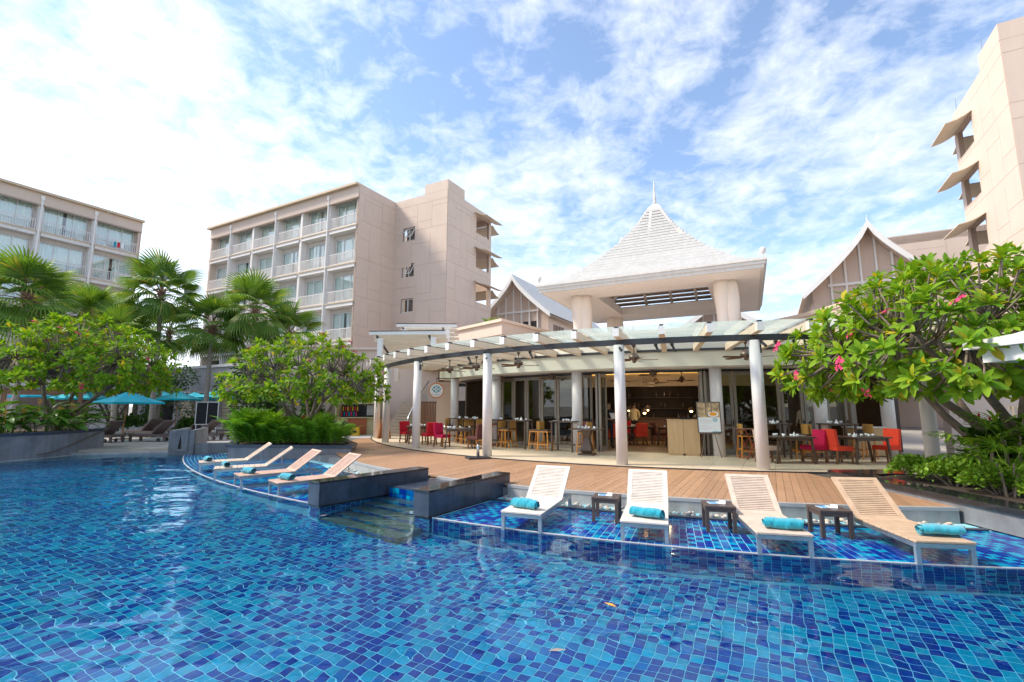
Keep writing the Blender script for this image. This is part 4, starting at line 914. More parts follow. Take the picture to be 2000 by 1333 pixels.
cv = spline([(13.6, 31), (14.03, 28.4), (14.56, 26.5), (15.2, 24.4), (15.4, 22.4), (15.2, 20.6)], 5)
m = MB(); A = [(p.x, p.y, 4.3) for p in cv]; Bq = [(p.x, p.y, 6.5) for p in cv]; m.strip(A, Bq); m.strip([(x + .25, y, z) for x, y, z in Bq], [(x + .25, y, z) for x, y, z in A]); m.build('parapet', 'hotel_tan', uw)
m = MB(); m.prism([(p.x - .06, p.y) for p in cv] + [(p.x + .35, p.y) for p in reversed(cv)], 6.5, 6.7); m.build('parapet_cap', 'beige', uw)
for k, (x, y, z) in enumerate(((15.6, 21.6, 6.7), (16.2, 20.2, 6.72), (-1.6, 28.2, 6.72))): pass
# ------------------------------------------------------------------ tan wall and stairs on the left of the restaurant
an = empty('annex_wall', (0, 0, 0), 0, 'plain tan wall behind the staircase left of the restaurant', 'wall')
m = MB(); m.box(-14.5, -4.55, 29.2, 30.2, .1, 5.35); m.box(-14.5, -10.7, 27.9, 29.2, .1, 5.35); m.build('wall', 'hotel_tan', an); m = MB(); m.box(-14.6, -4.5, 29.05, 30.3, 5.355, 5.5); m.box(-14.6, -10.6, 27.75, 29.04, 5.355, 5.5); m.build('coping', 'beige', an)
st = empty('staircase', (-7.0, 25.9, .27), radians(-8), 'grey stone staircase with curved glass balustrade beside the restaurant', 'stairs')
for k in range(11):
    m = MB(); m.box(0, 1.45, k * .27, 3.1, k * .172, (k + 1) * .172 - .02); m.build('step', 'stair_stone', st)
m = MB(); m.tube([(1.55, -.35, .75), (1.5, -.1, 1.05), (1.52, .7, 1.7), (1.55, 1.7, 2.45), (1.58, 2.9, 3.1)], .05, 8); m.build('handrail', 'steel', st, True)
m = MB(); A = [(1.55, -.3, .05), (1.53, .7, .6), (1.55, 1.7, 1.2), (1.58, 2.9, 1.95)]; m.strip(A, [(x, y, z + 1.0) for x, y, z in A]); m.build('balustrade', 'rail_glass', st)
sc = empty('timber_screen', (-5.35, 26.2, .28), 0, 'slatted brown timber screen below the stair landing', 'screen')
for k in range(14): m = MB(); m.box(k * .085, k * .085 + .06, 0, .05, 0, 1.85); m.build('slat', 'brown_wood', sc)
m = MB(); m.box(-.03, 1.23, .051, .09, 1.78, 1.86); m.box(-.03, 1.23, .051, .09, 0, .08); m.build('frame', 'dark_wood', sc)
eb = empty('entrance_lobby', (0, 0, 0), 0, 'tan walled lobby with dark opening left of the glass doors', 'building')
m = MB(); m.box(-4.05, -3.25, 25.6, 25.8, .28, 3.18); m.build('wall', 'hotel_tan', eb); m = MB(); m.box(-3.24, .4, 27.4, 27.5, .28, 3.18); m.build('rear_wall', 'dark_void', eb); m = MB(); m.box(-3.2, .3, 27.30, 27.38, 2.2, 3.0); m.build('sign_band', 'hotel_grey', eb)
m = MB(); m.lathe([(.16, .28), (.16, 3.18)], (-1.9, 26.2, 0), 16); m.build('column', 'column_grey', eb, True)
# ------------------------------------------------------------------ right side: dark passage, wall and gate
rw = empty('side_wall', (0, 0, 0), 0, 'beige wall with slatted screen right of the restaurant', 'wall')
m = MB(); m.box(15.2, 20.5, 16.6, 16.9, .1, 3.4); m.build('wall', 'hotel_tan', rw)
for k in range(20): m = MB(); m.box(14.3 + k * .16, 14.4 + k * .16, 13.6, 13.66, .3, 1.9); m.build('slat', 'beige', rw)
m = MB(); m.box(14.25, 17.5, 13.665, 13.72, 1.8, 1.9); m.build('rail', 'beige', rw)
# ================================================================== PERGOLA
pg = empty('curved_pergola', (0, 0, 0), 0, 'curved pergola of cream rafters and glass panes in front of the restaurant', 'pergola')
for (x, y) in ((-6.95, 24.65), (-5.72, 21.75), (-3.58, 18.78), (-.83, 15.82), (3.03, 13.43), (6.45, 12.33), (10.6, 12.7), (14.3, 13.4)):
    a = math.degrees(atan2(x - PC.x, -(y - PC.y))); c = arc(17.55 if x > -5 else (Vector((x, y, 0)) - PC).length, a); ztop = 3.64
    m = MB(); m.lathe([(.158, .281), (.152, ztop)], c, 28); m.build('column', 'column_grey', pg, True)
BR = 17.55
m = MB(); ring(m, BR + .06, BR - .06, -72, 16, 3.64, 3.80, 90); m.build('beam', 'steel_dark', pg)
m = MB(); ring(m, 14.86, 14.80, -66, 16, 3.70, 3.78, 90); m.build('wall_plate', 'steel_dark', pg)
ra = -11.3 - 3.78 * 15; rafters = []
while ra < 14: rafters.append(ra); ra += 3.78
for a in rafters:
    p, q = arc(18.25, a, 3.915), arc(14.81, a, 3.80)
    m = MB(); m.beam(p, q, .16, .215); m.build('rafter', 'rafter', pg)
    m = MB(); e = arc(18.262, a, 3.915); m.cbox(e, (.17, .02, .225), radians(a)); m.build('rafter_end', 'white_paint', pg)
    m = MB(); m.cbox(arc(18.15, a, 4.055), (.10, .14, .05), radians(a)); m.beam(arc(18.1, a, 4.04), arc(14.9, a, 3.935), .05, .03); m.build('clamp', 'steel_dark', pg)
for a, b in zip(rafters, rafters[1:]):
    m = MB(); n = 3; lo, hi = [], []
    for (R, z) in ((18.12, 4.085), (14.95, 3.975)):
        for t in (0, 1 / 3, 2 / 3, 1): (lo if R > 17 else hi).append(arc(R, lerp(a + .14, b - .14, t), z))
    m.strip(lo, hi); m.strip([Vector((p.x, p.y, p.z + .012)) for p in hi], [Vector((p.x, p.y, p.z + .012)) for p in lo]); m.strip([Vector((p.x, p.y, p.z + .012)) for p in lo], lo); m.build('glass_pane', 'canopy_glass', pg)
for a, w in ((-50.3, 1), (-44, 0), (-38.2, 1), (-34, 0), (-23.1, 1), (-19.6, 0), (-18.0, 0), (-11, 1), (-8.3, 0), (-6.6, 0)):
    c = arc(BR - .05 if w else 16.6, a, 3.70 if not w else 3.66); m = MB(); m.cbox(c + Vector((0, -.16 * w, .02)), (.09, .07, .06)); m.tube([c + Vector((.0, -.17 * w, 0)), c + Vector((.05, -.2 * w, -.1)), c + Vector((.09, -.25 * w - .05, -.2))], .038, 8)
    if w: m.cbox(c + Vector((0, -.14, -.26)), (.07, .08, .22))
    m.build('spotlight', 'steel_dark', pg)
def upper_pergola(loc, rz, w, d, n, z, slope, label, posts):
    t = empty('timber_pergola', loc, rz, label, 'pergola')
    for k in range(n):
        f = k / (n - 1); m = MB(); m.box(0 + (.08 * (k % 2)), w, d * f, d * f + .13, z - slope * f, z - slope * f + .15); m.build('slat', 'white_paint' if k == 0 else 'rafter', t)
    m = MB(); m.box(0, w, -.02, .14, z + .152, z + .19); m.build('edge_strip', 'steel_dark', t)
    for x in (.35, w - .75): m = MB(); m.beam((x, .05, z - .06), (x, d, z - slope - .06), .07, .09); m.build('beam', 'steel_dark', t)
    for (x, y, zb) in posts: m = MB(); m.box(x - .11, x + .11, y - .11, y + .11, zb, z - slope * y / d - .1); m.build('post', 'white_paint', t)
    for k in range(3):
        m = MB(); m.box(.2 + (w - .4) * k / 3, .2 + (w - .4) * (k + 1) / 3 - .03, .0, d, z + .2, z + .21); Mv = None
        q = [(.2 + (w - .4) * k / 3, 0, z + .2), (.2 + (w - .4) * (k + 1) / 3 - .03, 0, z + .2), (.2 + (w - .4) * (k + 1) / 3 - .03, d, z + .2 - slope), (.2 + (w - .4) * k / 3, d, z + .2 - slope)]
        m = MB(); m.add(q, [(0, 1, 2, 3)]); m.build('glass_pane', 'canopy_glass', t)
upper_pergola((-6.72, 22.0, 0), radians(-4), 3.6, 3.2, 10, 5.22, 1.15, 'front stepped white pergola above the staircase', [(.5, .15, 3.9), (3.05, .1, 3.9), (.5, 2.8, 3.2)])
upper_pergola((-6.25, 25.2, 0), radians(2), 3.25, 3.4, 7, 6.15, .95, 'rear stepped white pergola above the staircase', [(.45, .15, 4.2), (2.75, .1, 4.3), (3.3, 1.6, 4.3), (.45, 3, 4.2)])
# ================================================================== POOL LOUNGERS, TOWELS, SIDE TABLES
def lounger(loc, rz, wood, label, grp, ang):
    """local: x across, y from foot to head, z up; foot edge at y=0"""
    t = empty('pool_lounger', loc, rz, label, 'lounger', grp); w, zt, ls, lb = .66, .285, 1.22, .80
    for k in range(9):
        y0, y1 = ls * k / 9 + .004, ls * (k + 1) / 9 - .004; m = MB(); m.box(-w / 2, w / 2, y0, y1, zt - .026, zt); m.build('seat_slat', wood, t, bevel=.003)
    bk = MB(); M = Matrix.Translation((0, ls + .005, zt - .026)) @ Matrix.Rotation(ang, 4, 'X')
    bk.box(-w / 2, -w / 2 + .075, 0, lb, 0, .028, 0, M); bk.box(w / 2 - .075, w / 2, 0, lb, 0, .028, 0, M); bk.box(-w / 2 + .075, w / 2 - .075, 0, .06, 0, .028, 0, M); bk.box(-w / 2 + .075, w / 2 - .075, lb - .06, lb, 0, .028, 0, M)
    b = bk.build('backrest', wood, t)
    n = 19
    for k in range(n):
        y = .066 + (lb - .13) * (k + .5) / n; m = MB(); m.box(-w / 2 + .07, w / 2 - .07, y - .0115, y + .0115, .004, .024, 0, M); m.build('slat', wood, b)
    m = MB(); L_ = 1.92; s_ = .032
    for x in (-w / 2 + .02, w / 2 - .02): m.box(x - s_ / 2, x + s_ / 2, .02, L_, zt - .085, zt - .032)
    for y in (.036, L_ - .02): m.box(-w / 2 + .036, w / 2 - .036, y - .016, y + .016, zt - .085, zt - .034)
    m.build('frame', 'steel', t)
    for x in (-w / 2 + .03, w / 2 - .03):
        for y in (.045, L_ - .04): m = MB(); m.box(x - .027, x + .027, y - .022, y + .022, -.03, zt - .034); m.build('leg', 'steel_leg', t)
    m = MB(); p = M @ Vector((0, .45, -.01))
    for x in (-.2, .2): m.tube([(x, p.y, p.z), (x, ls + .42, zt - .06)], .011, 6)
    m.tube([(-.2, ls + .42, zt - .06), (.2, ls + .42, zt - .06)], .011, 6); m.build('back_strut', 'steel', t)
    return t
def towel(loc, rz, label, seed, L_=.46, r=.085):
    m = MB(); rn = random.Random(seed); n = 26; turns = 2.6; k_ = 14
    ph = [rn.uniform(0, 6) for _ in range(6)]
    # spiral roll: outer surface plus visible spiral end
    def prof(t, x):                     # t: 0..1 along the spiral from outside in
        a = t * turns * 2 * pi; rr = r * (1 - .80 * t) * (1 + .05 * sin(a * 2 + ph[0]) + .06 * sin(x * 9 + ph[1] + a) + .035 * sin(x * 23 + ph[2] + 2 * a) + .03 * sin(x * 41 + ph[5] + 3 * a))
        return rr * cos(a + ph[3]) * 1.12, rr * sin(a + ph[3]) * .86
    nt_ = 80; xs = [-.5 + i / k_ for i in range(k_ + 1)]
    for i in range(k_):
        A, Bq = [], []
        for j in range(nt_ + 1):
            t = j / nt_
            for x, arr in ((xs[i], A), (xs[i + 1], Bq)):
                e = 1 - .10 * (abs(x) * 2) ** 3; y, z = prof(t, x); jx = x * L_ + (.02 * sin(t * 9 + ph[4]) if abs(x) > .45 else 0); arr.append((jx, y * e, z * e + r * .80))
        m.strip(A, Bq)
    o = m.build('rolled_towel', 'towel', None, True, loc, rz); tag(o, label, 'towel', 'rolled turquoise towels on the loungers'); return o
LR = [((.13, 7.53), (.60, 8.76), 'teak_white', 'weathered pale wood lounger nearest the black step wall, right shelf'), ((1.85, 6.92), (2.24, 8.12), 'teak_white', 'weathered pale wood lounger in the middle left of the right shelf'),
      ((3.485, 6.315), (3.77, 7.55), 'teak_pale', 'brown wood lounger third from the steps on the right shelf'), ((5.215, 5.95), (5.37, 7.13), 'teak_gold', 'golden wood lounger at the far right beside the planter'),
      ((-9.18, 14.2), (-8.1, 14.93), 'teak_pale', 'pale wood lounger farthest left, beside the fountain block'), ((-7.9, 12.87), (-6.81, 13.47), 'teak_pale', 'pale wood lounger second from the left on the left shelf'),
      ((-6.56, 11.59), (-5.65, 12.41), 'teak_rose', 'reddish wood lounger third from the left on the left shelf'), ((-5.18, 10.55), (-4.30, 11.38), 'teak_rose', 'reddish wood lounger on the left shelf beside the black wall')]
for i, (f, h, w, lab) in enumerate(LR):
    d = Vector((h[0] - f[0], h[1] - f[1])); rz = atan2(-d.x, d.y)
    lounger((f[0], f[1], 0), rz, w, lab, 'wooden loungers standing in the pool shelf', radians(38 if i < 4 else 36))
    u_ = d.normalized(); s_ = .30 if i < 4 else .28; off = ((-.02, .30), (.03, .27), (.06, .26), (.12, .27), (-.02, .22), (-.02, .26), (-.02, .26), (-.04, .3))[i]
    c = Vector(f) + u_ * off[1] + Vector((u_.y, -u_.x)) * off[0]
    towel((c.x, c.y, .287), rz + radians((-12, -14, -6, -4, 8, 10, 14, 12)[i]), 'rolled turquoise towel on the ' + lab.replace('weathered ', '').replace(' wood', ''), 50 + i, .45 if i < 4 else .42, .093)
def side_table(loc, rz, label):
    t = empty('side_table', loc, rz, label, 'table', 'brown rattan side tables between the loungers'); w, h = .44, .40
    m = MB(); m.box(-w / 2, w / 2, -w / 2, w / 2, h - .035, h); m.build('top', 'table_brown', t, bevel=.006)
    m = MB(); e = w / 2 - .012
    for q in ((-e, e, -e, -e + .02), (-e, e, e - .02, e), (-e, -e + .02, -e + .02, e - .02), (e - .02, e, -e + .02, e - .02)): m.box(*q, h - .09, h - .036)
    m.build('apron', 'table_brown', t)
    for sx in (-1, 1):
        for sy in (-1, 1): m = MB(); m.box(sx * (w / 2 - .03) - .026, sx * (w / 2 - .03) + .026, sy * (w / 2 - .03) - .026, sy * (w / 2 - .03) + .026, -.03, h - .037); m.build('leg', 'table_brown', t)
for i, (x, y, a, lab) in enumerate(((1.60, 8.28, 20, 'brown rattan side table between the first and second right shelf loungers'), (3.20, 7.62, 14, 'brown rattan side table between the second and third right shelf loungers'), (4.72, 7.32, 8, 'brown rattan side table between the third and fourth right shelf loungers'))):
    side_table((x, y, 0), radians(-a), lab)
    ms = 'on the ' + ('leftmost', 'middle', 'rightmost')[i] + ' rattan side table'
    m = MB(); m.box(-.11, .11, -.08, .08, 0, .003, 0); m.box(-.10, .02, -.07, .07, .0032, .0045, 1); o = m.build('leaflet', ['paper', 'blue_print'], None, False, (x - .02, y + .04, .401), radians(-a + 12)); tag(o, 'blue and white menu leaflet ' + ms, 'leaflet', 'leaflets on the side tables')
    m = MB(); m.add([(-.045, -.02, 0), (.045, -.02, 0), (.045, 0, .05), (-.045, 0, .05), (.045, .02, 0), (-.045, .02, 0)], [(0, 1, 2, 3), (3, 2, 4, 5)]); o = m.build('tent_card', 'paper', None, False, (x + .05, y - .05, .405), radians(-a - 20)); tag(o, 'small folded white card ' + ms, 'card', 'cards on the side tables')
# floating leaves
rf = random.Random(31)
for k, (x, y, c, lab) in enumerate(((.35, 4.0, 'bark_pale', 'dry pale leaf floating in the near pool'), (-3.3, 8.6, 'bark_pale', 'brown leaf floating left of the steps'), (.95, 4.85, 'flower_yellow', 'small yellow leaf floating in the pool before the shelf'))):
    m = MB(); m.add([(-.07, 0, .0), (0, .025, .006), (.08, 0, .003), (0, -.025, .006)], [(0, 3, 2, 1)]); tag(m.build('floating_leaf', c, None, False, (x, y, .003), rf.uniform(0, 6)), lab, 'leaf')
# ================================================================== SUN TERRACE: rattan loungers, umbrellas, board
def rattan_lounger(loc, rz, label):
    t = empty('rattan_lounger', loc, rz, label, 'lounger', 'brown rattan loungers on the terrace'); w = .72
    m = MB(); m.box(-w / 2, w / 2, 0, 1.95, .26, .36); m.build('frame', 'rattan', t)
    m = MB(); m.box(-w / 2 + .03, w / 2 - .03, .03, 1.22, .362, .385); m.build('seat', 'rattan_seat', t)
    m = MB(); m.box(-w / 2, w / 2, 0, .85, 0, .07, 0, Matrix.Translation((0, 1.23, .37)) @ Matrix.Rotation(radians(46), 4, 'X')); m.build('backrest', 'rattan', t)
    for x in (-w / 2 + .06, w / 2 - .06):
        for y in (.08, 1.85): m = MB(); m.box(x - .045, x + .045, y - .045, y + .045, 0, .262); m.build('leg', 'rattan', t)
    for x in (-w / 2 + .1, w / 2 - .1): m = MB(); m.tube([(x - .02, 1.5, .09), (x + .02, 1.5, .09)], .09, 12); m.build('wheel', 'steel_dark', t)
RLS = [(-20.6, 23.2, 60, 'left of the front row'), (-18.6, 23.7, 55, 'second from the left in the front row'), (-16.7, 24.3, 52, 'third from the left in the front row'), (-15.0, 25.0, 48, 'behind the fountain block'), (-21.6, 27.0, 58, 'left end of the second row'), (-19.4, 27.4, 52, 'middle of the second row'), (-17.0, 27.8, 50, 'right end of the second row'), (-21.8, 31.0, 52, 'left of the third row'), (-18.6, 31.2, 50, 'right of the third row'), (-13.9, 27.2, -30, 'right of the black board'), (-13.0, 29.2, -34, 'right of the black board, farther back')]
for x, y, a, lab in RLS: rattan_lounger((x, y, .186), radians(-(a - 90) - 130 if a > 0 else 40), 'brown rattan sun lounger, ' + lab)
def umbrella(loc, r, h, label, grp='turquoise umbrellas on the terrace', tilt=0.0):
    t = empty('parasol', loc, 0.3, label, 'umbrella', grp)
    m = MB(); m.tube([(0, 0, 0), (tilt, 0, h - .1)], .028, 8); m.build('pole', 'pole_wood', t, True)
    m = MB(); n = 8; zr = h - r * .36; ring_ = []
    for k in range(n):
        a = 2 * pi * k / n; ring_.append(Vector((tilt + r * cos(a), r * sin(a), zr)))
    top = Vector((tilt, 0, h)); ns = 4
    for k in range(n):
        p, q = ring_[k], ring_[(k + 1) % n]; prev = None
        for s_ in range(ns + 1):
            f = s_ / ns; sag = -.06 * sin(f * pi) * r * .5; A = top.lerp(p, f); Bq = top.lerp(q, f); A.z += sag; Bq.z += sag; md = (A + Bq) / 2; md.z -= .05 * f
            row = (A, md, Bq)
            if prev: m.strip(prev, row)
            prev = row
        m.strip([p, q], [p - Vector((0, 0, .09)), q - Vector((0, 0, .09))])
    m.build('canopy', 'umbrella_cloth', t)
    m = MB()
    for k in range(n): m.tube([top - Vector((0, 0, .12)), ring_[k] - Vector((0, 0, .03))], .012, 5); m.tube([Vector((tilt * .7, 0, zr - .05)), top.lerp(ring_[k], .5) - Vector((0, 0, .09))], .010, 5)
    m.build('ribs', 'pole_wood', t); m = MB(); m.lathe([(.05, -.04), (.06, .03), (.02, .10)], (tilt, 0, h), 8); m.build('finial', 'pole_wood', t, True)
    m = MB(); m.box(-.28, .28, -.28, .28, 0, .05); m.build('base', 'steel_dark', t)
UM = [(-20.3, 25.0, 1.65, 2.50, 'large turquoise umbrella nearest behind the left frangipani', .15), (-22.2, 31.6, 1.5, 2.72, 'turquoise umbrella in the middle of the terrace', 0), (-23.6, 35.4, 1.5, 2.75, 'turquoise umbrella partly hidden behind the middle one', 0), (-21.9, 35.0, 1.4, 2.85, 'turquoise umbrella above the black board', 0), (-25.6, 28.3, 1.6, 2.75, 'turquoise umbrella behind the flowering planter', 0), (-29.6, 30.0, 1.6, 2.9, 'turquoise umbrella at the far left beside the timber cabana', 0), (-26.3, 35.5, 1.5, 2.9, 'turquoise umbrella farthest back on the terrace', 0)]
for x, y, r, h, lab, tl in UM: umbrella((x, y, .186), r, h, lab, tilt=tl)
bd = empty('notice_board', (-16.4, 25.7, .186), radians(33), 'black folding board in a pale frame behind the fountain block', 'board')
m = MB(); m.box(-.52, .52, 0, .04, .72, .76); m.box(-.52, .52, 0, .04, 1.90, 1.94); m.box(-.52, -.48, 0, .04, .76, 1.90); m.box(.48, .52, 0, .04, .76, 1.90); m.box(-.015, .015, 0, .04, .76, 1.90); m.build('frame', 'frame_white', bd)
for s_ in (-1, 1): m = MB(); m.box(min(s_ * .016, s_ * .479), max(s_ * .016, s_ * .479), .012, .03, .761, 1.899); m.build('panel', 'board_black', bd)
for x in (-.45, .45): m = MB(); m.box(x - .02, x + .02, .0, .04, 0, .72); m.build('leg', 'frame_white', bd)
cab = empty('timber_cabana', (-26.5, 24.8, .186), radians(35), 'dark timber cabana frame at the far left', 'cabana')
for x in (0, 3.0):
    for y in (0, 2.5): m = MB(); m.box(x - .09, x + .09, y - .09, y + .09, 0, 2.35); m.build('post', 'brown_wood', cab)
m = MB(); m.box(-.2, 3.2, -.1, .1, 2.352, 2.55); m.box(-.2, 3.2, 2.4, 2.6, 2.352, 2.55); m.build('beam', 'brown_wood', cab)
for k in range(7): m = MB(); m.box(k * .5 - .05, k * .5 + .05, -.2, 2.7, 2.552, 2.64); m.build('rafter', 'brown_wood', cab)
m = MB(); m.box(.1, 2.9, 2.45, 2.5, .3, 2.2); m.build('rear_screen', 'rattan', cab)
# white eave of a small sala close on the right
sl = empty('garden_sala', (9.55, 5.45, 0), 0, 'white eave corner of a garden sala at the right edge', 'pavilion')
m = MB()
for s_ in range(1):
    w1, w0 = 2.2, 1.9
    for k in range(4):
        R = Matrix.Rotation(k * pi / 2, 4, 'Z'); vs = [(-w1, -w1, 2.80), (w1, -w1, 2.80), (w0, -w0, 2.80), (-w0, -w0, 2.80), (-w1, -w1, 2.93), (w1, -w1, 2.93), (w0, -w0, 2.99), (-w0, -w0, 2.99)]
        m.add([R @ Vector(v) for v in vs], [(0, 3, 2, 1), (4, 5, 6, 7), (0, 1, 5, 4), (2, 3, 7, 6)])
m.build('fascia', 'roof_white', sl)
m = MB()
for k in range(4):
    R = Matrix.Rotation(k * pi / 2, 4, 'Z'); vs = [(-2.05, -2.05, 2.58), (2.05, -2.05, 2.58), (1.95, -1.95, 2.58), (-1.95, -1.95, 2.58), (-2.05, -2.05, 2.798), (2.05, -2.05, 2.798), (1.95, -1.95, 2.798), (-1.95, -1.95, 2.798)]; m.add([R @ Vector(v) for v in vs], [(0, 3, 2, 1), (4, 5, 6, 7), (0, 1, 5, 4), (2, 3, 7, 6)])
m.build('gutter', 'roof_grey', sl)
for c in range(9):
    w, z = 1.88 - c * .2, 2.97 + c * .085; m = MB()
    for k in range(4):
        R = Matrix.Rotation(k * pi / 2, 4, 'Z'); w2 = max(w - .24, .02); m.add([R @ Vector(v) for v in ((-w, -w, z), (w, -w, z), (w2, -w2, z + .10), (-w2, -w2, z + .10), (-w, -w, z - .06), (w, -w, z - .06))], [(0, 1, 2, 3), (4, 5, 1, 0)])
    m.build('roof_slat', 'roof_white', sl)
m = MB(); m.box(-1.94, 1.94, -1.94, 1.94, 2.70, 2.74); m.build('ceiling', 'white_paint', sl)
for x in (-.3, 1.75):
    for y in (-1.7, 1.2): m = MB(); m.box(x - .1, x + .1, y - .1, y + .1, .35, 2.70); m.build('post', 'white_paint', sl)
# ================================================================== RESTAURANT FURNITURE
PZ = .281
def dining_table(loc, rz, w, d, label):
    t = empty('dining_table', loc, rz, label, 'table', 'dark wood dining tables'); h = .75
    m = MB(); m.box(-w / 2, w / 2, -d / 2, d / 2, h - .035, h); m.build('top', 'dark_wood', t, bevel=.004)
    for s_ in (-1, 1): m = MB(); m.box(-w / 2 + .08, w / 2 - .08, s_ * (d / 2 - .065) - .015, s_ * (d / 2 - .065) + .015, h - .11, h - .036); m.build('apron', 'dark_wood', t)
    for sx in (-1, 1):
        for sy in (-1, 1): m = MB(); m.beam((sx * (w / 2 - .05), sy * (d / 2 - .06), 0), (sx * (w / 2 - .13), sy * (d / 2 - .06), h - .036), .055, .05); m.build('leg', 'dark_wood', t)
    return t
def dining_chair(loc, rz, cover, label, back=.90):
    """faces -y (front), back at +y"""
    t = empty('dining_chair', loc, rz, label, 'chair', 'upholstered dining chairs'); w, d = .48, .50
    m = MB(); m.box(-w / 2, w / 2, -d / 2, d / 2, .36, .48); m.build('seat', cover, t, bevel=.012)
    m = MB(); m.box(-w / 2, w / 2, -.045, .045, 0, back - .47, 0, Matrix.Translation((0, d / 2 - .05, .482)) @ Matrix.Rotation(radians(-7), 4, 'X')); m.build('backrest', cover, t, bevel=.012)
    for sx in (-1, 1):
        for sy in (-1, 1): m = MB(); m.beam((sx * (w / 2 - .03), sy * (d / 2 - .03) + (.04 if sy > 0 else 0), 0), (sx * (w / 2 - .035), sy * (d / 2 - .04), .362), .042, .042); m.build('leg', 'chair_leg', t)
    m = MB()
    for sx in (-1, 1): m.beam((sx * (w / 2 - .032), -d / 2 + .05, .15), (sx * (w / 2 - .032), d / 2 - .02, .15), .022, .03)
    m.beam((-w / 2 + .04, 0, .15), (w / 2 - .04, 0, .15), .03, .022); m.build('stretcher', 'chair_leg', t)
    return t
def bar_stool(loc, rz, label):
    t = empty('bar_stool', loc, rz, label, 'stool', 'wicker backed bar stools'); w = .40
    m = MB(); m.box(-w / 2, w / 2, -w / 2, w / 2, .70, .755); m.build('seat', 'dark_wood', t, bevel=.006); m = MB(); m.box(-w / 2 - .005, w / 2 + .005, -w / 2 - .005, w / 2 + .005, .655, .698); m.build('seat_rail', 'stool_wood', t)
    m = MB()
    for k in range(7): m.box(-w / 2, w / 2, w / 2 - .05 - .006 * (k % 2), w / 2 - .015, .757 + k * .043, .757 + k * .043 + .041)
    m.build('backrest', 'wicker', t)
    for sx in (-1, 1):
        for sy in (-1, 1): m = MB(); m.beam((sx * (w / 2 + .02), sy * (w / 2 + .03), 0), (sx * (w / 2 - .02), sy * (w / 2 - .02), .654), .036, .036); m.build('leg', 'stool_wood', t)
    m = MB()
    for s_ in (-1, 1): m.box(s_ * (w / 2 + .01) - .012, s_ * (w / 2 + .01) + .012, -w / 2, w / 2, .20, .235); m.box(-w / 2, w / 2, s_ * (w / 2 + .015) - .012, s_ * (w / 2 + .015) + .012, .26, .295)
    m.build('foot_rail', 'stool_wood', t); return t
def bar_table(loc, rz, label):
    t = empty('bar_table', loc, rz, label, 'table', 'dark high bar tables'); w, d, h = .95, .6, 1.08
    m = MB(); m.box(-w / 2, w / 2, -d / 2, d / 2, h - .04, h); m.build('top', 'dark_wood', t)
    for sx in (-1, 1):
        for sy in (-1, 1): m = MB(); m.box(sx * (w / 2 - .07) - .025, sx * (w / 2 - .07) + .025, sy * (d / 2 - .07) - .025, sy * (d / 2 - .07) + .025, 0, h - .041); m.build('leg', 'dark_wood', t)
    m = MB(); m.box(-w / 2 + .06, w / 2 - .06, -.02, .02, .22, .27); m.build('foot_rail', 'dark_wood', t); return t
CUP = MB(); CUP.lathe([(.022, 0), (.036, .02), (.042, .07), (.040, .07), (.03, .02)], (0, 0, 0), 10)
CUPM = CUP.mesh('cup', 'china', True)
PL = MB(); PL.lathe([(.06, 0), (.12, .012), (.125, .018), (.08, .008)], (0, 0, 0), 14); PLM = PL.mesh('plate', 'china', True)
NK = MB(); NK.add([(-.06, -.04, 0), (.06, -.04, 0), (.05, .04, 0), (-.05, .04, 0), (0, 0, .13)], [(0, 1, 4), (1, 2, 4), (2, 3, 4), (3, 0, 4), (3, 2, 1, 0)]); NKM = NK.mesh('napkin', 'paper')
def setting_of(loc, rz, w, d, where, seed, z, k_=6):
    rn = random.Random(seed); R = Matrix.Rotation(rz, 3, 'Z')
    used = []
    for k in range(k_):
        kind = ('cup', 'cup', 'napkin', 'plate', 'cup', 'cup')[k % 6]
        for _ in range(30):
            x, y = rn.uniform(-w / 2 + .13, w / 2 - .13), rn.uniform(-d / 2 + .12, d / 2 - .12)
            if all(hypot(x - a, y - b) > .17 for a, b in used): break
        used.append((x, y)); p = Vector(loc) + R @ Vector((x, y, 0)); o = bpy.data.objects.new({'cup': 'cup', 'plate': 'plate', 'napkin': 'folded_napkin'}[kind], {'cup': CUPM, 'plate': PLM, 'napkin': NKM}[kind]); COL.objects.link(o); o.location = (p.x, p.y, z + .001); o.rotation_euler = (0, 0, rn.uniform(0, 6))
        tag(o, {'cup': 'white china cup on the ', 'plate': 'white china plate on the ', 'napkin': 'folded white napkin on the '}[kind] + where, kind, kind + 's on the ' + where)
def face(p, q): return atan2(q[1] - p[1], q[0] - p[0]) + pi / 2           # rz that turns -y towards q
T = [((-4.15, 21.15), 20, .95, .8, 'table half hidden by the left columns'), ((-2.10, 18.95), 8, 1.15, .8, 'dining table between red and brown chairs'), ((8.05, 14.0), -4, 1.15, .8, 'dining table with the crimson chair'), ((10.12, 13.9), 4, 1.15, .8, 'dining table between two orange chairs')]
for i, (p, a, w, d, lab) in enumerate(T):
    dining_table((p[0], p[1], PZ), radians(a), w, d, 'dark wood ' + lab); setting_of((p[0], p[1], 0), radians(a), w, d, lab, 70 + i, PZ + .75, 8)
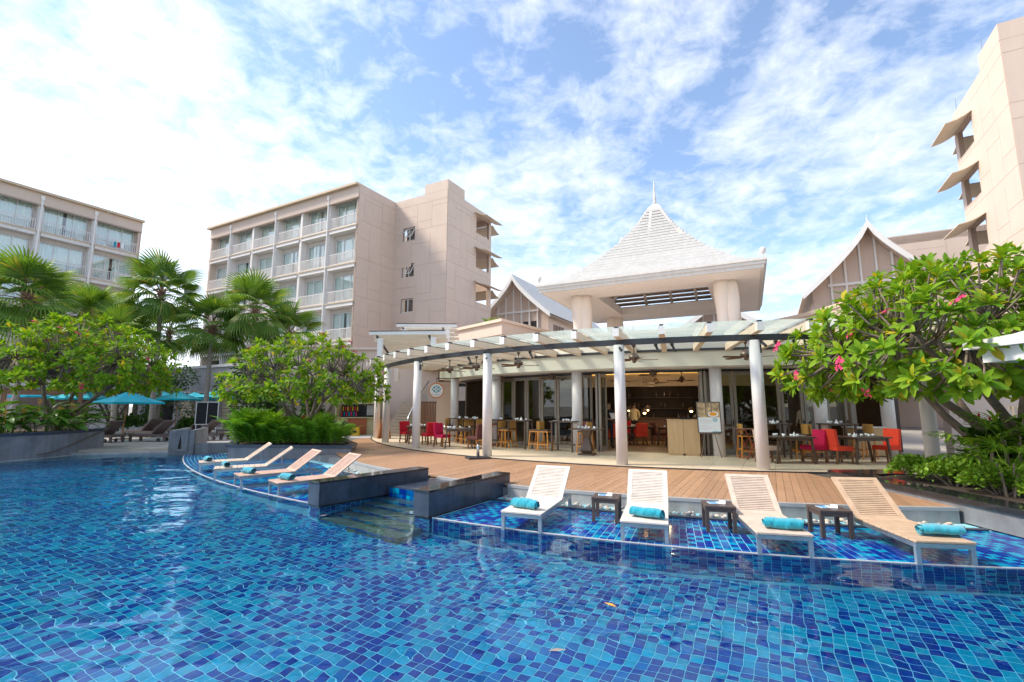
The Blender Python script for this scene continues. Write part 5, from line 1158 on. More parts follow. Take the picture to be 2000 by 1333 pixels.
CH = [((-4.75, 21.75), (-4.15, 21.15), 'chair_red', 'red chair behind the left column, farther one'), ((-3.50, 20.35), (-4.15, 21.15), 'chair_red', 'red chair seen from behind between the left columns'), ((-2.82, 19.45), (-2.10, 18.95), 'chair_crimson', 'bright red chair facing the brown one'), ((-1.38, 18.45), (-2.10, 18.95), 'chair_brown', 'dark brown chair at the left dining table'),
      ((7.42, 14.02), (8.05, 14.0), 'chair_beige', 'beige covered chair half hidden by a column'), ((8.80, 14.1), (8.05, 14.0), 'chair_crimson', 'crimson chair at the right dining table'), ((9.38, 13.85), (10.12, 13.9), 'chair_orange', 'orange red chair left of its table'), ((10.90, 14.05), (10.12, 13.9), 'chair_orange', 'orange red chair at the far right')]
for p, q, c, lab in CH: dining_chair((p[0], p[1], PZ), face(p, q), c, lab, .95 if 'orange' in c else .92)
BT = [(-56.5, 'far left by the lobby'), (-51.6, 'second from the lobby'), (-46.0, 'behind the left tray stand'), (-40.6, 'third before the left doors'), (-32.9, 'nearest the entrance on its left'), (-6.6, 'beside the right tray stand'), (1.2, 'before the rightmost doors')]
for i, (a, lab) in enumerate(BT):
    R = 14.75 if i < 2 else 14.7; c = arc(R, a); tn = Vector((cos(radians(a)), sin(radians(a)), 0)); rz = radians(a)
    bar_table((c.x, c.y, PZ), rz, 'dark high bar table, ' + lab); setting_of((c.x, c.y, 0), rz, .95, .6, 'bar table ' + lab, 90 + i, PZ + 1.08, 5)
    for s_, sd_ in ((-1, 'left'), (1, 'right')):
        p = c + tn * (s_ * .80); bar_stool((p.x, p.y, PZ), face(p, c), 'wicker backed stool, %s of the bar table %s' % (sd_, lab))
def tray_stand(loc, rz, label):
    t = empty('tray_stand', loc, rz, label, 'stand', 'folding wooden tray stands'); h = .88; w = .46
    for y in (-.22, .22):
        for s_ in (-1, 1): m = MB(); m.beam((s_ * w / 2, y + s_ * .015, 0), (-s_ * w / 2, y + s_ * .015, h), .035, .025); m.build('leg', 'red_wood', t)
    m = MB()
    for x, z in ((-w / 2, h), (w / 2, h), (-w / 2 + .03, .08), (w / 2 - .03, .08)): m.beam((x, -.24, z), (x, .24, z), .035, .03)
    m.build('cross_bar', 'red_wood', t); m = MB(); m.box(-w / 2 - .06, w / 2 + .06, -.28, .28, h + .02, h + .045); m.build('tray', 'brown_wood', t)
tray_stand((-.68, 19.35, PZ), radians(-60), 'red wood folding tray stand behind the second column'); tray_stand((7.38, 15.0, PZ), radians(5), 'red wood folding tray stand right of the easel')
pd = empty('pedestal_table', (2.52, 16.2, PZ), radians(-24), 'dark pedestal table with white plates before the entrance', 'table')
m = MB(); m.box(-.55, .55, -.3, .3, .83, .865); m.build('top', 'dark_wood', pd)
m = MB(); f = [(.24, .06, 0.0), (.24, .06, .05)]
def frus(mb, a, b, z0, z1): mb.add([(-a, -a, z0), (a, -a, z0), (a, a, z0), (-a, a, z0), (-b, -b, z1), (b, -b, z1), (b, b, z1), (-b, b, z1)], [(0, 3, 2, 1), (4, 5, 6, 7), (0, 1, 5, 4), (1, 2, 6, 5), (2, 3, 7, 6), (3, 0, 4, 7)])
frus(m, .12, .19, .05, .16); frus(m, .19, .085, .161, .55); frus(m, .085, .14, .551, .70); frus(m, .14, .17, .701, .829); m.build('pedestal', 'dark_wood', pd); m = MB(); m.box(-.26, .26, -.26, .26, 0, .049); m.build('base', 'dark_wood', pd)
setting_of((2.52, 16.2, 0), radians(-24), .9, .5, 'pedestal table before the entrance', 7, PZ + .865, 6)
po_ = empty('host_podium', (5.75, 16.15, PZ), radians(-17), 'pale oak host podium at the entrance', 'podium')
for s_ in (-1, 1):
    m = MB(); m.box(min(0, s_ * .5) + .004, max(0, s_ * .5) - .004, -.25, .25, .07, 1.14); m.build('cabinet', 'podium_wood', po_)
    m = MB(); m.box(min(s_ * .04, s_ * .47), max(s_ * .04, s_ * .47), -.23, .22, 0, .069); m.build('plinth', 'podium_wood', po_)
m = MB(); m.box(-.51, .51, -.26, .26, 1.142, 1.17); m.build('top', 'podium_wood', po_)
m = MB(); m.box(-.18, .18, -.12, .12, 0, .02, 0, Matrix.Translation((.1, .05, 1.185)) @ Matrix.Rotation(.25, 4, 'X')); tag(m.build('menu_folder', 'cloth_dark', None, False, po_.location, po_.rotation_euler.z), 'dark menu folder lying on the host podium', 'menu')
# easel with menu poster
es = empty('easel_sign', (6.32, 15.35, PZ), radians(-12), 'menu poster with food pictures on a metal easel at the entrance', 'sign')
m = MB(); m.tube([(-.30, -.06, 0), (-.10, .03, .95), (-.08, .05, 1.75)], .013, 6); m.tube([(.30, -.06, 0), (.10, .03, .95), (.08, .05, 1.75)], .013, 6); m.tube([(0, .45, 0), (0, .07, 1.7)], .013, 6); m.tube([(-.32, -.02, .74), (.32, -.02, .74)], .013, 6); m.build('stand', 'bronze', es)
M = Matrix.Translation((0, -.03, .76)) @ Matrix.Rotation(radians(-6), 4, 'X'); w, h = .36, 1.0
m = MB(); 
for q in ((-w, w, -.01, .025, 0, .03), (-w, w, -.01, .025, h - .03, h), (-w, -w + .03, -.01, .025, .03, h - .03), (w - .03, w, -.01, .025, .03, h - .03)): m.box(*q, 0, M)
fr_ = m.build('frame', 'bronze', es)
m = MB(); m.box(-w + .03, w - .03, 0, .01, .03, h - .03, 0, M); ps = m.build('poster', 'sign_white', es)
mat('food_photo', (.50, .36, .20), .5, .75, 9)
m = MB(); m.box(-w + .032, w - .032, -.003, -.0005, .50, h - .032, 0, M); m.build('photo_area', 'food_photo', ps)
m = MB(); n = 20; m.add([M @ Vector((.13 + .16 * cos(2 * pi * k / n), -.006, .60 + .085 * sin(2 * pi * k / n))) for k in range(n)], [tuple(range(n))]); m.build('soup_bowl', 'sign_white', ps); m = MB(); m.add([M @ Vector((.13 + .12 * cos(2 * pi * k / n), -.008, .605 + .058 * sin(2 * pi * k / n))) for k in range(n)], [tuple(range(n))]); m.build('soup', 'flower_yellow', ps)
def logo(mb, M, cx_, cz_, s_, y):
    for k in range(9):
        r_, a = (0, 0) if k == 8 else ((s_ if k % 2 else s_ * 1.25), 2 * pi * k / 8); rr_ = s_ * (.30 if k == 8 else (.40 if k % 2 else .30))
        mb.add([M @ Vector((cx_ + r_ * cos(a) + rr_ * cos(pi / 3 * j), y, cz_ + r_ * sin(a) * .85 + rr_ * sin(pi / 3 * j))) for j in range(6)], [(0, 1, 2, 3, 4, 5)])
m = MB(); logo(m, M, .18, .42, .052, -.003); m.build('logo', 'sign_teal', ps)
m = MB()
for k in range(9):
    if k in (4,): continue
    m.box(-.28, -.28 + (.24, .36, .34, .30, 0, .22, .36, .33, .2)[k], -.003, -.001, .44 - k * .042, .450 - k * .042, 0, M)
m.build('text_lines', 'hotel_grey', ps); m = MB(); m.box(.08, w - .032, -.003, -.001, .032, .055, 0, M); m.build('footer_band', 'sign_teal', ps)
# round hanging sign
rsn = empty('round_sign', (-3.55, 22.3, 2.62), radians(10), 'round white sign with teal hexagon flower emblem and orange rim', 'sign')
def disc(r, y, n=32): return [Vector((r * cos(2 * pi * k / n), y, r * sin(2 * pi * k / n))) for k in range(n)]
m = MB(); A, Bq = disc(.36, -.04), disc(.36, .04); m.add(A + Bq, [tuple(range(32)), tuple(range(63, 31, -1))] + [(i, 32 + i, 32 + (i + 1) % 32, (i + 1) % 32) for i in range(32)]); m.build('rim', 'sign_orange', rsn)
m = MB(); m.add(disc(.31, -.043), [tuple(range(32))]); m.add(disc(.31, .043), [tuple(range(31, -1, -1))]); fc_ = m.build('face', 'sign_white', rsn); m = MB(); logo(m, Matrix.Identity(4), 0, .06, .135, -.046); m.build('emblem', 'sign_teal', fc_)
m = MB(); m.box(-.17, .17, -.046, -.0445, -.20, -.17); m.box(-.1, .1, -.046, -.0445, -.24, -.225); m.build('lettering', 'hotel_grey', fc_)
m = MB(); m.tube([(0, 0, .36), (0, 0, .55)], .012, 6); m.box(-.02, 1.0, -.02, .02, .55, .59); m.build('bracket', 'steel_dark', rsn)
# ceiling fans
def fan(loc, rz, rod, label, sc_=1.0):
    t = empty('ceiling_fan', loc, rz, label, 'fan', 'bronze ceiling fans'); t.scale = (sc_, sc_, sc_)
    m = MB(); m.tube([(0, 0, .12), (0, 0, .12 + rod)], .018, 8); m.lathe([(.02, .12 + rod - .10), (.07, .12 + rod - .02), (.075, .12 + rod)], (0, 0, 0), 12); m.build('rod', 'bronze', t, True)
    m = MB(); m.lathe([(.03, .18), (.09, .13), (.16, .05), (.165, .0), (.12, -.05), (.07, -.06), (.06, -.13), (.03, -.15)], (0, 0, 0), 18); m.build('motor', 'bronze', t, True)
    for k in range(5):
        M = Matrix.Rotation(2 * pi * k / 5, 4, 'Z') @ Matrix.Rotation(radians(11), 4, 'X'); m = MB(); m.add([M @ Vector(v) for v in ((.12, -.03, -.05), (.25, -.07, -.05), (.70, -.075, -.05), (.74, 0, -.05), (.70, .075, -.05), (.25, .07, -.05), (.12, .03, -.05))], [tuple(range(7))]); m.add([M @ Vector(v) for v in ((.12, -.03, -.06), (.25, -.07, -.06), (.70, -.075, -.06), (.74, 0, -.06), (.70, .075, -.06), (.25, .07, -.06), (.12, .03, -.06))], [tuple(range(6, -1, -1))]); m.build('blade', 'brown_wood', t)
for k, (a, R, lab) in enumerate(((-50.2, 16.2, 'leftmost under the glass canopy'), (-44.0, 16.2, 'left of the second column under the canopy'), (-36.6, 16.2, 'right of the second column under the canopy'), (-22.0, 16.2, 'beside the middle column under the canopy'), (-10.7, 16.2, 'beside the right column under the canopy'))):
    fan(arc(R, a, 3.38), .5 + k, .30, 'bronze ceiling fan, ' + lab)
for k, (a, R, lab) in enumerate(((-47.0, 14.1, 'under the soffit on the left'), (-36.5, 14.0, 'under the soffit before the left doors'), (-20.6, 14.0, 'under the soffit over the entrance'), (-27.3, 11.6, 'inside on the left'), (-21.6, 9.9, 'inside in the middle'), (-16.0, 11.2, 'inside on the right'))):
    fan(arc(R, a, 3.02 if k < 3 else 2.95), .3 + k, .03 if k < 3 else .3, 'dark ceiling fan, ' + lab, .8)
# dining inside
for k, (p, lab) in enumerate((((4.05, 19.6), 'left inside the entrance'), ((5.45, 20.2), 'middle inside the entrance'), ((6.6, 19.2), 'right inside the entrance, behind the podium'), ((3.2, 22.2), 'farther in on the left'), ((5.6, 22.8), 'farther in in the middle'))):
    dining_table((p[0], p[1] + .55, PZ + .004), .1 * k, 1.1, .75, 'dark table ' + lab); setting_of((p[0], p[1] + .55, 0), .1 * k, 1.1, .75, 'table ' + lab, 130 + k, PZ + .755, 5)
    dining_chair((p[0] - .1, p[1] - .10, PZ + .004), pi + .1 * k, 'chair_orange' if k < 3 else 'chair_red', 'red chair seen from behind, ' + lab); dining_chair((p[0] + .9, p[1] + .6, PZ + .004), pi / 2 * 3 + pi, 'chair_brown', 'dark chair beside the table ' + lab)
cbn = empty('service_cabinet', (11.6, 15.7, PZ), radians(4), 'low wooden service cabinet in the dark opening on the right', 'cabinet')
m = MB(); m.box(-.65, .65, -.22, .22, .04, .92); m.build('body', 'podium_wood', cbn); m = MB(); m.box(-.68, .68, -.24, .24, .921, .95); m.build('top', 'china', cbn)
for x in (-.6, -.03, .04):
    m = MB(); m.box(x, x + .55, -.235, -.222, .10, .55); m.build('door', 'podium_wood', cbn) if x != -.03 else None
m = MB(); m.box(-.6, 0, -.228, -.2215, .62, .88); m.build('open_shelf', 'dark_void', cbn); m = MB(); m.box(.04, .6, -.235, -.222, .66, .86); m.build('drawer', 'podium_wood', cbn)
ub = empty('umbrella_base', (-1.08, 15.36, .252), radians(22), 'empty steel umbrella base on a black plate beside the second column', 'base')
m = MB(); m.box(-.36, .36, -.26, .26, 0, .05); m.build('plate', 'steel_dark', ub); m = MB(); m.lathe([(.05, .051), (.045, .42), (.03, .43)], (0, 0, 0), 12); m.build('socket', 'steel', ub, True)
af = empty('a_frame_board', (-6.45, 24.3, PZ), radians(70), 'small wooden board leaning open between the left columns', 'board')
for s_ in (-1, 1): m = MB(); m.box(-.25, .25, -.015, .015, 0, .95, 0, Matrix.Translation((0, s_ * .22, 0)) @ Matrix.Rotation(s_ * .22, 4, 'X')); m.build('leaf', 'pole_wood', af)
for k, x in enumerate((-3.75, -3.45)):
    m = MB(); m.lathe([(.13, 0), (.14, .55), (.10, .62)], (0, 0, 0), 14); m.tube([(0, -.02, .6), (.03, -.06, .75)], .03, 6); tag(m.build('gas_bottle', ('steel_dark', 'steel')[k], None, True, (x, 25.1 - k * .1, PZ)), ('black', 'silver')[k] + ' cylinder standing against the lobby wall', 'cylinder')
# kiosk left of the stairs
ko = empty('shop_kiosk', (-10.15, 27.3, .263), 0, 'small olive shop kiosk with arched sign left of the stairs', 'kiosk')
m = MB(); m.box(0, 2.3, .1, 1.4, 0, .95); m.box(0, .08, .1, 1.4, .95, 1.75); m.box(2.22, 2.3, .1, 1.4, .95, 1.75); m.box(0, 2.3, 1.3, 1.4, .95, 1.75); m.build('counter', 'kiosk_olive', ko); m = MB(); m.box(.75, 1.85, .06, .098, .05, .93); m.build('counter_panel', 'kiosk_red', ko); m = MB(); m.box(-.05, 2.35, -.02, .6, .952, 1.0); m.build('ledge', 'kiosk_olive', ko)
m = MB(); pts = [(0, 1.76), (2.3, 1.76)] + [(1.15 + 1.15 * cos(t * pi / 10), 2.02 + .38 * sin(t * pi / 10)) for t in range(11)]; m.add([(x, .05, z) for x, z in pts] + [(x, .15, z) for x, z in pts], [tuple(range(len(pts))), tuple(range(2 * len(pts) - 1, len(pts) - 1, -1))] + [(i, len(pts) + i, len(pts) + (i + 1) % len(pts), (i + 1) % len(pts)) for i in range(len(pts))]); sgn = m.build('sign_board', 'kiosk_olive', ko)
m = MB(); m.box(.1, 2.2, .9, .92, 1.0, 1.75); m.build('dark_room', 'dark_void', ko)
m = MB(); rk = random.Random(1)
for k in range(14): x = .15 + .07 * k; m.box(x, x + .06, .7, .74, 1.05 + .3 * (k % 2), 1.3 + .3 * (k % 2), k % 4)
m.build('goods_display', ['flower_pink', 'kiosk_yellow', 'sign_teal', 'flower_red'], ko); m = MB(); m.box(1.7, 2.12, .5, .53, 1.1, 1.68); m.build('menu_panel', 'stone_pale', ko)
def text3d(s, loc, size, mt, parent, rz=0):
    cu = bpy.data.curves.new('lettering', 'FONT'); cu.body = s; cu.size = size; cu.align_x = 'CENTER'; cu.extrude = .004; tmp = bpy.data.objects.new('lettering', cu); COL.objects.link(tmp); me = bpy.data.meshes.new_from_object(tmp.evaluated_get(bpy.context.evaluated_depsgraph_get())); bpy.data.objects.remove(tmp); me.materials.clear(); me.materials.append(MATS[mt]); o = bpy.data.objects.new('lettering', me); link(o, parent); o.location = loc; o.rotation_euler = (pi / 2, 0, rz); return o
text3d('V.I.B.', (1.35, .042, 2.07), .19, 'text_red', sgn)
m = MB(); 
for x, w in ((.85, .22), (1.12, .38), (1.55, .18), (1.78, .24)): m.box(x, x + w, .040, .049, 1.86, 1.92)
m.build('small_lettering', 'text_green', sgn)
for k, x in enumerate((.15, 1.15)):
    m = MB(); m.add([(0, 0, 0), (.45, 0, 0), (.45, .35, 0), (0, .35, 0), (.03, .05, .42), (.42, .05, .5), (.42, .3, .5), (.03, .3, .42)], [(0, 3, 2, 1), (4, 5, 6, 7), (0, 1, 5, 4), (1, 2, 6, 5), (2, 3, 7, 6), (3, 0, 4, 7)]); m.box(.12, .34, -.004, .03, .18, .28, 1); tag(m.build('plastic_seat', ['kiosk_yellow', 'dark_void'], None, False, (-10.1 + x, 26.6, .263)), 'yellow plastic seat, %s one before the kiosk' % ('left', 'right')[k], 'seat', 'yellow seats before the kiosk')
# ================================================================== PEOPLE
def person(loc, rz, shirt, trousers, label, arm=0.0, hold=False):
    t = empty('person', loc, rz, label, 'person', None)
    J = {'pel': (0, 0, .95, .15, .11), 'wai': (0, 0, 1.08, .135, .10), 'che': (0, -.01, 1.28, .165, .115), 'nec0': (0, 0, 1.44, .07, .07), 'nec': (0, -.005, 1.50, .052, .055), 'hd0': (0, -.015, 1.57, .075, .088), 'hd1': (0, -.01, 1.67, .078, .096), 'hd2': (0, 0, 1.735, .04, .05)}
    for s_, n in ((-1, 'l'), (1, 'r')):
        J['hip' + n] = (s_ * .09, 0, .88, .095, .10); J['kne' + n] = (s_ * .10, -.01, .49, .062, .066); J['ank' + n] = (s_ * .10, .02, .09, .042, .048); J['toe' + n] = (s_ * .11, -.13, .035, .04, .032)
        J['sho' + n] = (s_ * .18, 0, 1.40, .062, .062); J['elb' + n] = (s_ * .235, .03 - .10 * arm, 1.13 + .02 * arm, .045, .045); J['wri' + n] = (s_ * (.22 - .10 * arm), -.04 - .26 * arm, .90 + .24 * arm, .03, .032); J['han' + n] = (s_ * (.215 - .13 * arm), -.06 - .33 * arm, .81 + .33 * arm, .022, .036)
        for f in range(4): J['f%d%s' % (f, n)] = (s_ * (.215 - .13 * arm) + (f - 1.5) * .014, -.085 - .36 * arm + .008 * abs(f - 1.5), .735 + .37 * arm, .0085, .0085)
        J['thu' + n] = (s_ * (.18 - .13 * arm), -.10 - .33 * arm, .80 + .34 * arm, .009, .009)
    E_ = [('pel', 'wai'), ('wai', 'che'), ('che', 'nec0'), ('nec0', 'nec'), ('nec', 'hd0'), ('hd0', 'hd1'), ('hd1', 'hd2')]
    for n in 'lr': E_ += [('pel', 'hip' + n), ('hip' + n, 'kne' + n), ('kne' + n, 'ank' + n), ('ank' + n, 'toe' + n), ('nec0', 'sho' + n), ('sho' + n, 'elb' + n), ('elb' + n, 'wri' + n), ('wri' + n, 'han' + n), ('han' + n, 'thu' + n)] + [('han' + n, 'f%d%s' % (f, n)) for f in range(4)]
    ks = list(J); me = bpy.data.meshes.new('body'); me.from_pydata([J[k][:3] for k in ks], [(ks.index(a), ks.index(b)) for a, b in E_], [])
    o = bpy.data.objects.new('body', me); COL.objects.link(o); md = o.modifiers.new('skin', 'SKIN'); md.use_smooth_shade = True
    sv = me.skin_vertices[0].data
    for i, k in enumerate(ks): sv[i].radius = J[k][3:5]; sv[i].use_root = (k == 'pel')
    sub = o.modifiers.new('sub', 'SUBSURF'); sub.levels = 1; sub.render_levels = 1
    dg = bpy.context.evaluated_depsgraph_get(); ev = o.evaluated_get(dg); nm = bpy.data.meshes.new_from_object(ev); bpy.data.objects.remove(o)
    nm.materials.clear()
    for k in ('skin', shirt, trousers, 'cloth_dark'): nm.materials.append(MATS[k])
    mi = []
    for p in nm.polygons:
        c = p.center; z = c.z; ax = abs(c.x)
        hand = (c.y < -.10 * (1 - arm) - .24 * arm and 0.70 < z < 1.25 and ax < .3) or (arm < .5 and z < .90 and ax > .17 and z > .7)
        mi.append(3 if z < .09 else (0 if (z > 1.475 or hand) else (2 if z < .96 and ax < .19 else 1)))
    nm.polygons.foreach_set('material_index', mi); nm.polygons.foreach_set('use_smooth', [True] * len(mi))
    b = bpy.data.objects.new('body', nm); link(b, t)
    m = MB()
    for i in range(5):
        for j in range(12):
            a0, a1 = 2 * pi * j / 12, 2 * pi * (j + 1) / 12; e0, e1 = pi / 2 * i / 5 - .25, pi / 2 * (i + 1) / 5 - .25
            if i < 2 and sin((a0 + a1) / 2) < -.3: continue
            P_ = lambda a, e: (.092 * cos(a) * cos(e), .012 + .104 * sin(a) * cos(e), 1.665 + .098 * sin(e)); m.add([P_(a0, e0), P_(a1, e0), P_(a1, e1), P_(a0, e1)], [(0, 1, 2, 3)])
    m.build('hair', 'hair', t, True)
    m = MB()
    for s_ in (-1, 1): m.lathe([(.002, 0), (.011, .004), (.002, .012)], (s_ * .032, -.103, 1.645), 6)
    m.build('eyes', 'hair', t); m = MB(); m.add([(-.014, -.10, 1.605), (.014, -.10, 1.605), (0, -.125, 1.61), (0, -.105, 1.65)], [(0, 1, 2), (0, 2, 3), (1, 3, 2)]); m.add([(-.024, -.098, 1.578), (.024, -.098, 1.578), (.02, -.101, 1.585), (-.02, -.101, 1.585)], [(0, 1, 2, 3)]); m.build('face_details', 'skin', t)
    return t
person((10.6, 17.4, PZ + .004), radians(-70), 'shirt_white', 'cloth_dark', 'person in white shirt walking behind the right glass doors', .35)
person((5.6, 21.9, PZ + .004), radians(170), 'shirt_cream', 'cloth_dark', 'person in cream jacket seen from behind at the counter', .6)
person((3.75, 18.55, PZ + .004), radians(15), 'cloth_dark', 'cloth_dark', 'person in dark clothes reading a sheet beside the entrance', .95)
m = MB(); m.box(-.11, .11, -.002, .002, 0, .28); o = m.build('paper_sheet', 'paper', None, False, (3.87, 18.12, 1.42), radians(15)); o.rotation_euler.x = -.7; tag(o, 'pale sheet of paper held by the person in dark clothes', 'paper')
# ================================================================== VEGETATION
def leaf_mesh_data(l, w, droop, fold):
    """leaf along +y, up +z"""
    vs = [(0, 0, 0), (-w * .42, l * .35, fold), (0, l * .35, 0), (w * .42, l * .35, fold), (-w * .5, l * .68, fold - droop * .35), (0, l * .68, -droop * .35), (w * .5, l * .68, fold - droop * .35), (-w * .22, l * .92, fold * .5 - droop * .8), (w * .22, l * .92, fold * .5 - droop * .8), (0, l, -droop)]
    fs = [(0, 2, 1), (0, 3, 2), (1, 2, 5, 4), (2, 3, 6, 5), (4, 5, 7), (5, 6, 8), (5, 8, 9, 7)]
    return np.array(vs, np.float32), fs
class Leaves:
    def __init__(s): s.V = []; s.F = []; s.n = 0; s.M = []
    def add(s, vs, fs, M, mi=0):
        A = np.array(M)[:3, :]; P = vs @ A[:, :3].T + A[:, 3]; s.V.append(P); s.F.extend([tuple(i + s.n for i in f) for f in fs]); s.M.extend([mi] * len(fs)); s.n += len(vs)
    def build(s, name, mats, parent, smooth=True, stuff=True):
        me = bpy.data.meshes.new(name); me.from_pydata(np.concatenate(s.V).tolist(), [], s.F)
        for k in (mats if isinstance(mats, (list, tuple)) else [mats]): me.materials.append(MATS[k])
        if any(s.M): me.polygons.foreach_set('material_index', s.M)
        if smooth: me.polygons.foreach_set('use_smooth', [True] * len(s.F))
        me.update(); o = bpy.data.objects.new(name, me); link(o, parent)
        if stuff: o['kind'] = 'stuff'
        return o
def basis(d, up=Vector((0, 0, 1)), loc=(0, 0, 0), sc_=1.0, roll=0.0):
    y = Vector(d).normalized(); x = y.cross(up)
    x = Vector((1, 0, 0)) if x.length < 1e-3 else x.normalized(); z = x.cross(y)
    if roll: x, z = x * cos(roll) + z * sin(roll), z * cos(roll) - x * sin(roll)
    return Matrix(((x.x * sc_, y.x * sc_, z.x * sc_, loc[0]), (x.y * sc_, y.y * sc_, z.y * sc_, loc[1]), (x.z * sc_, y.z * sc_, z.z * sc_, loc[2]), (0, 0, 0, 1)))
FL = MB()
for k in range(5):
    a = 2 * pi * k / 5; FL.add([(0, 0, 0), (.035 * cos(a - .5), .035 * sin(a - .5), .018), (.055 * cos(a), .055 * sin(a), .022), (.035 * cos(a + .5), .035 * sin(a + .5), .018)], [(0, 1, 2, 3)])
def cluster_mesh():
    m = MB(); rn = random.Random(3)
    for k in range(9):
        o = Vector((rn.uniform(-.09, .09), rn.uniform(-.09, .09), rn.uniform(0, .07))); M = Matrix.Translation(o) @ Matrix.Rotation(rn.uniform(0, 6), 4, 'Z') @ Matrix.Rotation(rn.uniform(-.7, .7), 4, 'X')
        m.add([M @ Vector(v) for v in FL.v], FL.f)
    return m.mesh('flower_cluster', 'flower_pink')
FLM = cluster_mesh()
def frangipani(base, crown, rad, ntip, seed, label, leafm, lsize, trunks, nobj=0, nflower=14, flat=.55, trunk_r=.13, lean=None):
    """spreading tree: main limbs -> secondary -> tips on a dome, a rosette of long leaves on each tip"""
    rn = random.Random(seed); t = empty('frangipani_tree', base, 0, label, 'tree', 'frangipani trees'); Bv = Vector(base); C = Vector(crown) - Bv
    tips = []
    while len(tips) < ntip:
        x, y, z = rn.uniform(-1, 1), rn.uniform(-1, 1), rn.uniform(-.12, 1); r = sqrt(x * x + y * y + z * z)
        if r > 1 or r < .25 or rn.random() > r ** 1.6: continue
        p = C + Vector((x * rad[0], y * rad[1], z * rad[2]))
        if all((p - q).length > lsize * .62 for q in tips): tips.append(p)
        elif rn.random() < .04: tips.append(p)
    nm = trunks; mains = []
    for k in range(nm):
        a = 2 * pi * (k + rn.random() * .5) / nm; mains.append(C + Vector((cos(a) * rad[0] * .34, sin(a) * rad[1] * .34, -rad[2] * .10 + rn.uniform(-.1, .2))))
    secs = []
    for k in range(nm * 5):
        a = 2 * pi * k / (nm * 5) + rn.uniform(-.2, .2); r = rn.choice((.45, .68)); secs.append(C + Vector((cos(a) * rad[0] * r, sin(a) * rad[1] * r, rad[2] * (.50 - .35 * r) + rn.uniform(-.15, .15))))
    wood = MB()
    def limb(a, b, r0, r1, bow, n=7):
        d = b - a; k_ = d.cross(Vector((rn.uniform(-1, 1), rn.uniform(-1, 1), .3))); k_ = k_.normalized() * d.length * .06 if k_.length > 1e-4 else Vector()
        pts = []
        for i in range(5):
            f = i / 4; pts.append(a.lerp(b, f) + Vector((0, 0, -bow * sin(f * pi))) + k_ * sin(f * pi))
        wood.tube(pts, [lerp(r0, r1, i / 4) for i in range(5)], n, 0, True)
    root = Vector((0, 0, 0)); fork = Vector((C.x * .10, C.y * .10, max(C.z * .16, .22)))
    limb(root - Vector((0, 0, .15)), fork, trunk_r * 1.15, trunk_r, 0, 10)
    for q in mains: limb(fork, q, trunk_r * .72, trunk_r * .45, .10)
    for q in secs:
        mn = min(mains, key=lambda p: (p - q).length); limb(mn, q, trunk_r * .42, trunk_r * .25, .06, 6)
    dirs = []
    for p in tips:
        sc2 = min(secs, key=lambda q: (q - p).length + max(0, q.z - p.z) * 1.5); md = sc2.lerp(p, .5) + Vector((rn.uniform(-.1, .1), rn.uniform(-.1, .1), -.08 * (p - sc2).length))
        wood.tube([sc2, md, p], [trunk_r * .17, trunk_r * .13, trunk_r * .10], 5, 0, True)
        d = (p - md).normalized(); d = (d + Vector((0, 0, .55)) + (p - C).normalized() * .35).normalized(); dirs.append(d)
    wood.build('trunk', 'bark', t, True)
    lv = Leaves(); vd = [leaf_mesh_data(1, .34, dr, .05) for dr in (.10, .22, .34)]; items = []
    for p, d in zip(tips, dirs):
        nl = rn.randint(8, 15); ts_ = rn.uniform(.7, 1.12); a0 = rn.uniform(0, 6); x = d.orthogonal().normalized(); y = d.cross(x)
        for k in range(nl):
            a = a0 + k * 2.4; el = lerp(radians(72), radians(8), (k + rn.random()) / nl) if k > 1 else radians(75); ld = (x * cos(a) + y * sin(a)) * cos(el) + d * sin(el); ld.normalize()
            items.append((basis(ld, d + Vector((0, 0, .2)), p + d * .02, lsize * ts_ * rn.uniform(.65, 1.2), rn.uniform(-.45, .45)), rn.randrange(3)))
    if nobj:
        protos = []
        for v, f in vd:
            me = bpy.data.meshes.new('leaf'); me.from_pydata(v.tolist(), [], f); me.materials.append(MATS[leafm]); me.polygons.foreach_set('use_smooth', [True] * len(f)); protos.append(me)
        order = sorted(range(len(items)), key=lambda i: (Bv + items[i][0].translation).length if in_view(Bv + items[i][0].translation, 0) else 999)
        near = set(order[:nobj])
    else: near = set(); protos = None
    for i, (M, k) in enumerate(items):
        if i in near: inst('leaf', protos[k], t, None, M=M)
        else: lv.add(*vd[k], M)
    lv.build('crown', leafm, t)
    up = sorted([i for i in range(len(tips)) if (tips[i] - C).length > .55 * min(rad) and (tips[i].y < C.y + .3 * rad[1])], key=lambda i: -rn.random())[:nflower]
    for i in up: inst('flower_cluster', FLM, t, None, M=basis(Vector((0, 1, .01)), dirs[i], tips[i] + dirs[i] * lsize * .85, .75 + rn.random() * .3))
    return t
frangipani((-8.25, 19.3, .42), (-8.15, 18.9, 2.35), (3.15, 3.0, 2.35), 430, 5, 'round frangipani tree with pink flowers in the centre planter', 'plumeria', .27, 7, 0, 14)
frangipani((-18.9, 19.9, .88), (-18.3, 20.0, 2.9), (3.5, 3.3, 2.75), 460, 8, 'broad frangipani tree with pink flowers over the left planter', 'plumeria_deep', .32, 6, 0, 22)
frangipani((10.35, 9.7, .40), (9.55, 9.6, 2.45), (3.7, 3.2, 2.45), 700, 13, 'big leaved frangipani tree with pink flowers in the right planter', 'plumeria', .285, 7, 300, 20, trunk_r=.15)
frangipani((-25.5, 30.5, .15), (-25.5, 30.5, 2.7), (2.8, 2.6, 1.9), 150, 17, 'dark frangipani tree behind the terrace umbrellas', 'plumeria_deep', .34, 5, 0, 8)
